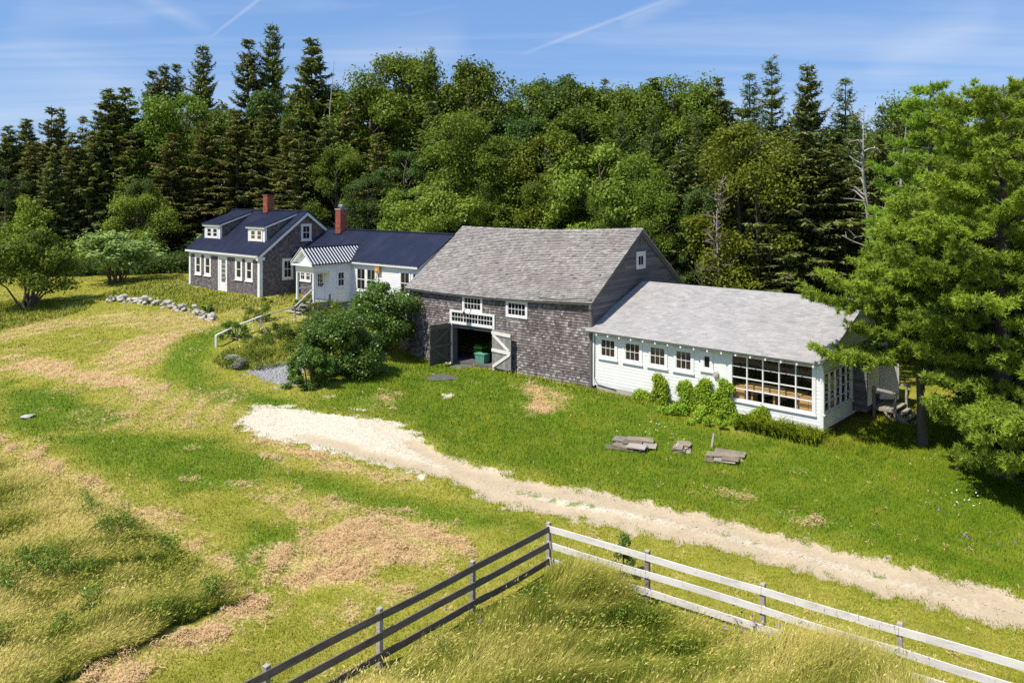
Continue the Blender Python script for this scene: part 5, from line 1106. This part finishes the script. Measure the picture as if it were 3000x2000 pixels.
X, Y = gd(1634, 1028); mb = MB(); mb.beam((0,0,-.1), (.12,.05,.55), .1, .05, .9); tag(mb.build('stake', MT['wood_grey'], None, (X, Y, tz1(X, Y))), 'short leaning wooden stake beside the right plank stack', 'stake')
# ------------------------------------------------------------------ grass
def inview(x, y, z, m=60):
    px = CX+F*x/y; py = Y0+F*(HC-z)/y
    return (px > -m) & (px < 3000+m) & (py > 350) & (py < 2000+m*1.5)
ca, sa = math.cos, math.sin
def inb(b, x, y, x0, x1, y0, y1):
    u = (x-b.o[0])*b.ax[0]+(y-b.o[1])*b.ax[1]; v = (x-b.o[0])*b.ay[0]+(y-b.o[1])*b.ay[1]
    return (u > x0) & (u < x1) & (v > y0) & (v < y1)
def indoors(x, y):
    return inb(H,x,y,-.02,HL+.02,-.02,2*HW) | inb(Wg,x,y,0,WL,-.02,2*WW) | inb(Wg,x,y,XL-.1,XJ+.05,YF-.9,0) | inb(Bn,x,y,-.03,BL+.03,-.03,2*BW) | inb(An,x,y,-.02,AL+.02,-.02,AB) | inb(An,x,y,AL,EX+.1,EY0,EY1+1)
def sample(n, x0, x1, y0, y1):
    y = 1/(1/y1+(1/y0-1/y1)*rng.random(n)); x = x0*1.+(x1-x0)*rng.random(n)
    return x, y
def blades(name, x, y, h, w, lean, la, v, mat, bend=.35, seg=2, label=None):
    """x,y roots; h heights; w widths; lean amount and azimuth of the lean"""
    n = len(x); z = tz(x, y); az = rng.uniform(0, math.pi, n); sx, sy = np.cos(az)*w/2, np.sin(az)*w/2
    lx, ly = np.cos(la)*lean*h, np.sin(la)*lean*h; o = np.stack([x, y, z-.015], 1)
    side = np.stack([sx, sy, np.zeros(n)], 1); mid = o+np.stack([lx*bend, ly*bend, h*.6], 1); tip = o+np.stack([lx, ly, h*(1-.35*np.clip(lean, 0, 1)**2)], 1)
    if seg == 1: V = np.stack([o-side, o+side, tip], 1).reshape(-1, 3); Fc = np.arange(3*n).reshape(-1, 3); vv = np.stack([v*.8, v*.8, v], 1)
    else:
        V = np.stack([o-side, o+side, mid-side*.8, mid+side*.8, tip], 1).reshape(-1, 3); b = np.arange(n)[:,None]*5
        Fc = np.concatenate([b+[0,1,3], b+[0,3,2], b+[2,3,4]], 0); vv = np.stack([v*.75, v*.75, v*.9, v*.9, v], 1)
    return tag(link(name, npmesh(name, V, Fc, MT[mat], np.clip(vv.ravel(), 0, 1))), kind='stuff')
MT['lawn_blade'] = leafmat('lawn_blade', [(0,(.05,.1,.005)),(.3,(.16,.25,.01)),(.55,(.31,.33,.022)),(.8,(.46,.4,.11)),(1,(.66,.48,.25))], .35, .6, .1, up=1.6)
MT['meadow_blade'] = leafmat('meadow_blade', [(0,(.06,.12,.012)),(.25,(.18,.26,.025)),(.5,(.42,.44,.075)),(.75,(.68,.6,.19)),(1,(.82,.68,.34))], .35, .6, .05, up=1.5)
MT['hay_blade'] = leafmat('hay_blade', G((.42,.28,.13),(.8,.62,.36)), .2, .8, .05, up=2.2)
# mown and unmown lawn
def lawn(n, pas):
    x, y = sample(n, -46, 30, 14, 72); k = (np.abs(x/y) < .68)
    x, y = x[k], y[k]; f = fields(x, y); z = tz(x, y)
    rough = np.maximum(sstep(-.4, .6, sdist(x, y, ROUGHA)), sstep(-.3, .5, sdist(x, y, ROUGHB)))
    wall = inb(An, x, y, -1.2, AL+.8, -.9, 0)*.5+inb(Bn, x, y, -.2, BL, -.7, 0)*.45+inb(An, x, y, AL, AL+2.6, -1., 8)*.6
    keep = inview(x, y, z) & ~indoors(x, y) & (rng.random(len(x)) > np.maximum(f['gravel']*(1-.9*f['weed']*1.), f['grey']*.9)*1.0) & (f['gravel'] < .98) | (f['weed'] > .6)&(rng.random(len(x)) < .25)&inview(x,y,z)
    keep &= (f['forest'] < .6) & (sdist(x, y, PADDOCK) < .1) & (sdist(x, y, MEADOW) < 0) & (rng.random(len(x)) > f['straw']*.75)
    x, y, rough, wall = x[keep], y[keep], rough[keep], wall[keep]; f = {a: b[keep] for a, b in f.items()}
    m = len(x); n1 = fbm(x*.8, y*.8, 41); n2 = fbm(x*2.6, y*2.6, 42, 3)
    h = (.05+.06*f['lush']+.02*f['band']+.05*n2)*rng.uniform(.6, 1.3, m)
    tall = np.maximum(rough*.2*(.5+n1), wall*.42*(.4+n1)); tall *= rng.uniform(.4, 1.1, m); h = np.maximum(h, tall)
    w = np.maximum(.016, .0008*y)*rng.uniform(.7, 1.3, m)
    g = np.maximum(f['lush'], f['band'])
    v = .63-.33*g+.07*f['stripe']*(1-f['lush'])+(n1-.5)*.7+(n2-.5)*.6+.35*f['straw']+rng.normal(size=m)*.09+.12*rough*(n2-.4)
    gk = (f['gravel'] > .5); v = np.where(gk, .3+.2*rng.random(m), v)
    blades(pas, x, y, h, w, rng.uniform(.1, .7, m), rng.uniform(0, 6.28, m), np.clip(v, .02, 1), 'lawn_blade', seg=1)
lawn(1900000, 'lawn_grass')
# unmown strips get longer stems
x, y = sample(500000, -46, 20, 28, 72); k = np.abs(x/y) < .68; x, y = x[k], y[k]
r = np.maximum(sdist(x, y, ROUGHA), sdist(x, y, ROUGHB)); wl = inb(An, x, y, -1., AL+.6, -.9, 0) | inb(Bn, x, y, 7.5, BL, -.5, 0)
k = ((r > 0) | (wl & (rng.random(len(x)) < .7))) & ~indoors(x, y); x, y = x[k], y[k]; m = len(x); n1 = fbm(x*.7, y*.7, 43); n2 = fbm(x*2.2, y*2.2, 44, 3)
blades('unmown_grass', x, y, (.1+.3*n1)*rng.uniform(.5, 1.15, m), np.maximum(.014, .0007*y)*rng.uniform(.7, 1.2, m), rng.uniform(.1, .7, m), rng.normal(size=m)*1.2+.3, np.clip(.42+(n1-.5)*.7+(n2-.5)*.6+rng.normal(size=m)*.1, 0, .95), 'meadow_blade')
# tall meadow at lower left and inside the paddock
def tall(name, n, P, box, hmin, hmax, wind, seed, bias):
    x = rng.uniform(box[0], box[1], n); y = rng.uniform(box[2], box[3], n); d = sdist(x, y, P); n1 = fbm(x*.55, y*.55, seed); n2 = fbm(x*1.6, y*1.6, seed+5, 3); n3 = fbm(x*.3, y*.3, seed+9)
    k = (d+(n2-.5)*.5 > 0) & inview(x, y, tz(x, y)+.4, 250); x, y, d, n1, n2, n3 = (a[k] for a in (x, y, d, n1, n2, n3)); m = len(x)
    e = sstep(0, .7, d)
    cw, sw = math.cos(wind), math.sin(wind); st = fbm((x*cw+y*sw)*.28, (y*cw-x*sw)*1.7, seed+20, 3)
    h = (hmin+(hmax-hmin)*np.clip(n1*1.5-.25, 0, 1))*rng.uniform(.5, 1.1, m)*(.75+.25*e)
    if seed == 71: dF = (x-FC[0])*FL[0]+(y-FC[1])*FL[1]; h = h*(1+.35*sstep(2.2, .4, dF)*sstep(.42, .58, n1))*(1-.35*sstep(1.2, .3, (x-FC[0])*FR[0]+(y-FC[1])*FR[1]))
    la = wind+(n3-.5)*2.2+(n1-.5)*2.+(n2-.5)*1.5+rng.normal(size=m)*.55; lean = np.clip(.55+1.3*(st-.5)+.8*(n3-.5)+rng.normal(size=m)*.18, .05, 1.25)
    v = np.clip(bias+(st-.5)*1.1+(n1-.5)*1.0+(n2-.5)*.8+(n3-.5)*.7+rng.normal(size=m)*.17, .0, 1); wk = np.where(rng.random(m) < .1, 2.1, 1.)
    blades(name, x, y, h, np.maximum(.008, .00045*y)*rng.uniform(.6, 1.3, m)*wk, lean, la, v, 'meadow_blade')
    q = rng.random(m) < .07*np.clip(n3*2, .2, 1.6)                # seed heads
    x, y, h, la, lean = x[q], y[q], h[q]*1.25, la[q], lean[q]; mm = len(x); z = tz(x, y)
    tip = np.stack([x+np.cos(la)*lean*h, y+np.sin(la)*lean*h, z+h*(1-.3*lean**2)], 1); A = unit(np.stack([np.cos(la)*.9, np.sin(la)*.9, np.full(mm, .7)], 1)+rv(mm)*.3)
    V, Fc = leafq(tip, rv(mm), A, rng.uniform(.03, .06, mm), .2); return V, Fc, np.repeat(np.clip(v[q]+.2, .5, 1), 4)
mx, my = MEADOW[:,0], MEADOW[:,1]
s1 = tall('meadow_grass', 800000, MEADOW, (mx.min(), mx.max(), my.min(), my.max()), .3, .75, .45, 61, .66)
s2 = tall('paddock_grass', 800000, PADDOCK, (-9, 14, 9.5, 22), .45, 1.15, .3, 71, .63)
for nm_, (V, Fc, v) in (('meadow_seed_heads', s1), ('paddock_seed_heads', s2)): tag(link(nm_, npmesh(nm_, V, Fc, MT['meadow_blade'], v)), kind='stuff')
# cut hay lying on the lawn
x, y = sample(2200000, -46, 24, 14, 66); k = np.abs(x/y) < .68; x, y = x[k], y[k]; f = fields(x, y); n2 = fbm(x*2.4, y*2.4, 51, 3)
k = (rng.random(len(x)) < sstep(.3, 1.05, f['straw']+(n2-.5)*1.5)) & (f['gravel'] < .5) & (f['forest'] < .1) & ~indoors(x, y) & inview(x, y, tz(x, y)) & (sdist(x, y, MEADOW) < 0) & (sdist(x, y, PADDOCK) < .1)
x, y, n2 = x[k], y[k], n2[k]; m = len(x); lump = np.clip(n2-.42, 0, 1)*.5
P = np.stack([x, y, tz(x, y)+.012+lump*rng.random(m)+.03*rng.random(m)], 1); Nn = unit(np.array([0,0,1])+rv(m)*.75); az = rng.uniform(0, 6.28, m)
V, Fc = leafq(P, Nn, unit(np.stack([np.cos(az), np.sin(az), rng.normal(size=m)*.2], 1)), rng.uniform(.03, .075, m), np.maximum(.16, .007*y)[:,None]*rng.uniform(.6, 1.2, (m,1)))
tag(link('cut_hay', npmesh('cut_hay', V, Fc, MT['hay_blade'], np.repeat(np.clip(.25+.6*rng.random(m)+(n2-.5)*.5, 0, 1), 4))), kind='stuff')
# loose stones on the drive
x, y = sample(120000, -16, 18, 16, 38); d = sdist(x, y, ROAD); n1 = fbm(x*1.2, y*1.2, 81); r = np.minimum(lined(x, y, RUT1), lined(x, y, RUT2))
k = (d > -.25) & (rng.random(len(x)) < (.08+.5*sstep(.4, .62, n1))*sstep(.2, .7, r)) & inview(x, y, tz(x, y)); x, y = x[k], y[k]; m = len(x)
s = rng.uniform(.008, .022, m)*rng.uniform(.6, 1.4, m); s[rng.random(m) < .01] *= 2; B = np.array([(1,0,-.3),(0,1,-.3),(-1,0,-.3),(0,-1,-.3),(0,0,.75)]); P = np.stack([x, y, tz(x, y)-.045], 1)
a = rng.uniform(0, 6.28, m); c, k_ = np.cos(a)[:,None], np.sin(a)[:,None]; bx = B[:,0]*c-B[:,1]*k_; by = B[:,0]*k_+B[:,1]*c; V = P[:,None]+np.stack([bx*1.2, by*.9, np.repeat(B[None,:,2], m, 0)], 2)*s[:,None,None]+rng.normal(size=(m,5,3))*s[:,None,None]*.15
Fb = np.array([[0,1,4],[1,2,4],[2,3,4],[3,0,4]]); Fc = (np.arange(m)[:,None,None]*5+Fb).reshape(-1, 3)
tag(link('loose_gravel', npmesh('loose_gravel', V.reshape(-1, 3), Fc, MT['concrete'], np.repeat(rng.uniform(.3, 1, m), 5))), kind='stuff')
# flowers: white ones scattered in drifts, purple vetch in the paddock, lily leaves by the workshop corner
def flowers(name, spots, mat, s, h):
    P = []
    for (X, Y, rad, n) in spots: a = rng.normal(size=(n, 2))*rad; P.append(np.stack([X+a[:,0], Y+a[:,1]], 1))
    P = np.concatenate(P); z = tz(P[:,0], P[:,1])+h*rng.uniform(.6, 1.2, len(P)); Q = np.stack([P[:,0], P[:,1], z], 1)
    Q = np.repeat(Q, 4, 0)+rng.normal(size=(len(Q)*4, 3))*s*.5; V, Fc = leafq(Q, unit(np.array([0,0,1.])+rv(len(Q))*.6), rv(len(Q)), np.full(len(Q), s), .8)
    tag(link(name, npmesh(name, V, Fc, MT[mat], np.repeat(rng.random(len(Q)), 4))), kind='stuff')
flowers('white_flowers', [(*gd(600,755),1.,60),(*gd(650,770),1.1,70),(*gd(560,785),.8,40),(*gd(690,745),.7,40),(*gd(700,720),.5,40),(*gd(1500,1008),.5,14),(*gd(460,665),1.,40),(*gd(390,668),1.,30),(*gd(2210,1180),.5,12),(*gd(230,1420),.3,5),(*gd(1560,1045),.3,8)], 'petal_white', .024, .5)
flowers('purple_vetch', [(*gd(1790,1500),.35,16),(*gd(1720,1470),.4,12),(*gd(1480,1395),.3,8),(*gd(1060,1450),.3,4),(*gd(2230,1265),.5,8)], 'petal_purple', .03, .6)
n = 1200; u = rng.uniform(8.2, 11.6, n); vv = -rng.uniform(.15, 1.15, n); x = An.o[0]+An.ax[0]*u+An.ay[0]*vv; y = An.o[1]+An.ax[1]*u+An.ay[1]*vv
blades('daylily_leaves', x, y, rng.uniform(.4, .85, n), np.full(n, .06), rng.uniform(.4, 1.1, n), rng.uniform(0, 6.28, n), np.clip(.2+.35*rng.random(n), 0, 1), 'lawn_blade', bend=.2)
# leafy weeds of the garden bank
x = rng.uniform(-19, -8, 9000); y = rng.uniform(37, 52, 9000); k = (sdist(x, y, ROUGHB) > .1) & ~indoors(x, y) & (fbm(x*1.1, y*1.1, 91) > .42); C = np.stack([x[k], y[k], tz(x[k], y[k])+.22*rng.random(k.sum())+.12], 1)[:420]
V, Fc, v = clumps(C, rng.uniform(.16, .34, len(C)), 60, .042, .5)
tag(link('garden_plants', npmesh('garden_plants', V, Fc, MT['leaf_mid'], v)), kind='stuff')
# undergrowth along the front of the wood
NU = 1700; t_ = np.concatenate([rng.uniform(-.66, .66, NU-700), rng.uniform(-.68, -.33, 700)]); Yf = np.full(NU, 60.)
for _ in range(20): Yf = .5*Yf+.5*(fline(t_*Yf)+.2)
Yf = Yf+rng.uniform(-1.2, 2.5, NU); x = t_*Yf; C = np.stack([x, Yf, tz(x, Yf)+rng.uniform(.1, 1.5, NU)], 1); k = ~indoors(x, Yf-.5) & ~indoors(x, Yf+.5); C = C[k]
V, Fc, v = clumps(C, rng.uniform(.35, .75, len(C)), 90, .09, .4)
tag(link('undergrowth', npmesh('undergrowth', V, Fc, MT['leaf_dark'], v)), kind='stuff')

# leafy weeds and flattened tussocks among the paddock and meadow grass
for nm_, P, box, nn, mt in (('paddock_weeds', PADDOCK, (-8,14,10,21.5), 260, 'leaf_mid'), ('meadow_weeds', MEADOW, (mx.min(), mx.max(), my.min(), my.max()), 300, 'leaf_mid')):
    x = rng.uniform(box[0], box[1], 6000); y = rng.uniform(box[2], box[3], 6000); k = (sdist(x, y, P) > .15) & (fbm(x*.8, y*.8, 131) > .56); x, y = x[k][:nn], y[k][:nn]
    C = np.stack([x, y, tz(x, y)+rng.uniform(.2, .62, len(x))], 1); V, Fc, v = clumps(C, rng.uniform(.1, .26, len(C)), 60, .03, .5)
    tag(link(nm_, npmesh(nm_, V, Fc, MT[mt], v)), kind='stuff')
# ------------------------------------------------------------------ daylight
EL = math.radians(58); SH = np.array([-.85, -.526]); SH /= np.linalg.norm(SH)
w = bpy.data.worlds.new('World'); SC.world = w; w.use_nodes = True; nt = w.node_tree
for n in list(nt.nodes): nt.nodes.remove(n)
sky = nt.nodes.new('ShaderNodeTexSky'); sky.sky_type = 'NISHITA'; sky.sun_disc = False; sky.sun_elevation = EL; sky.sun_rotation = math.atan2(SH[0], SH[1])
sky.altitude = 0; sky.air_density = 1.; sky.dust_density = .25; sky.ozone_density = 3.
tc = nt.nodes.new('ShaderNodeTexCoord'); sep = nt.nodes.new('ShaderNodeSeparateXYZ'); nt.links.new(tc.outputs['Generated'], sep.inputs[0])
# thin high cirrus laid on a flat sheet far overhead
zz = math_(nt, 'ADD', math_(nt, 'MAXIMUM', sep.outputs['Z'], 0.), .06)
cb = nt.nodes.new('ShaderNodeCombineXYZ'); nt.links.new(math_(nt, 'DIVIDE', sep.outputs['X'], zz), cb.inputs[0]); nt.links.new(math_(nt, 'DIVIDE', sep.outputs['Y'], zz), cb.inputs[1])
mp = nt.nodes.new('ShaderNodeMapping'); mp.inputs['Rotation'].default_value = (0,0,.9); mp.inputs['Scale'].default_value = (.12,.5,1); mp.inputs['Location'].default_value = (2.3,.7,0); nt.links.new(cb.outputs[0], mp.inputs[0])
nz = nt.nodes.new('ShaderNodeTexNoise'); nz.inputs['Scale'].default_value = 1.; nz.inputs['Detail'].default_value = 7; nz.inputs['Roughness'].default_value = .62; nz.inputs['Distortion'].default_value = .6; nt.links.new(mp.outputs[0], nz.inputs['Vector'])
cr = ramp(nt, [(.42,(0,0,0)),(.78,(1,1,1))]); nt.links.new(nz.outputs['Fac'], cr.inputs[0])
def streak(d0, d1, wid, amt):
    """vapour trail: a narrow band along the great circle through two directions"""
    a = Vector(d0).normalized(); b = Vector(d1).normalized(); n_ = a.cross(b).normalized(); mid = (a+b).normalized(); half = math.acos(max(-1, min(1, a.dot(mid))))
    def dot(v):
        q = nt.nodes.new('ShaderNodeVectorMath'); q.operation = 'DOT_PRODUCT'; nt.links.new(tc.outputs['Generated'], q.inputs[0]); q.inputs[1].default_value = tuple(v); return q.outputs['Value']
    g = math_(nt, 'SUBTRACT', 1., math_(nt, 'DIVIDE', math_(nt, 'ABSOLUTE', dot(n_), 0), wid), True)
    al = b-a; al = (al-mid*al.dot(mid)).normalized(); s = math_(nt, 'SUBTRACT', 1., math_(nt, 'POWER', math_(nt, 'DIVIDE', math_(nt, 'ABSOLUTE', dot(al), 0), math.sin(half)), 4.), True)
    return math_(nt, 'MULTIPLY', math_(nt, 'MULTIPLY', g, s), math_(nt, 'MULTIPLY', amt, math_(nt, 'ADD', nz.outputs['Fac'], .3)))
dr = lambda x, y: ((x*K-CX)/F, 1., (Y0-y*K)/F)
cl = math_(nt, 'MULTIPLY', cr.outputs[0], .62)
for a, b, wd, am in ((dr(480,88),dr(620,-20),.0028,.3), (dr(1190,128),dr(1560,-10),.0035,.28), (dr(1420,55),dr(1600,-20),.012,.22), (dr(300,-20),dr(490,75),.012,.2), (dr(20,20),dr(360,50),.02,.16), (dr(1980,170),dr(2300,30),.03,.2), (dr(700,160),dr(1085,95),.045,.26), (dr(900,38),dr(1060,12),.004,.08), (dr(0,60),dr(300,230),.05,.14)):
    cl = math_(nt, 'ADD', cl, streak(a, b, wd, am), True)
bl = mixc(nt, .5, mixc(nt, 1., sky.outputs[0], (.85,.95,1.15), 'MULTIPLY'), (2.15,4.05,7.7))
col = mixc(nt, cl, bl, (7.6,7.9,8.6))
bg = nt.nodes.new('ShaderNodeBackground'); bg.inputs[1].default_value = .095; nt.links.new(col, bg.inputs[0])
o = nt.nodes.new('ShaderNodeOutputWorld'); nt.links.new(bg.outputs[0], o.inputs[0])
sl = bpy.data.lights.new('sun', 'SUN'); sl.energy = 5.0; sl.angle = math.radians(.53); sl.color = (1,.935,.81)
so = bpy.data.objects.new('sun', sl); COL.objects.link(so); so.location = (-40, -20, 60)
dv = Vector((-SH[0]*math.cos(EL), -SH[1]*math.cos(EL), -math.sin(EL))); so.rotation_euler = dv.to_track_quat('-Z', 'Y').to_euler()
SC.view_settings.view_transform = 'Standard'; SC.view_settings.look = 'None'; SC.view_settings.exposure = .28; SC.view_settings.gamma = 1
SC.render.engine = 'CYCLES'; SC.cycles.max_bounces = 6; SC.cycles.diffuse_bounces = 3; SC.cycles.transparent_max_bounces = 8; SC.cycles.use_denoising = False
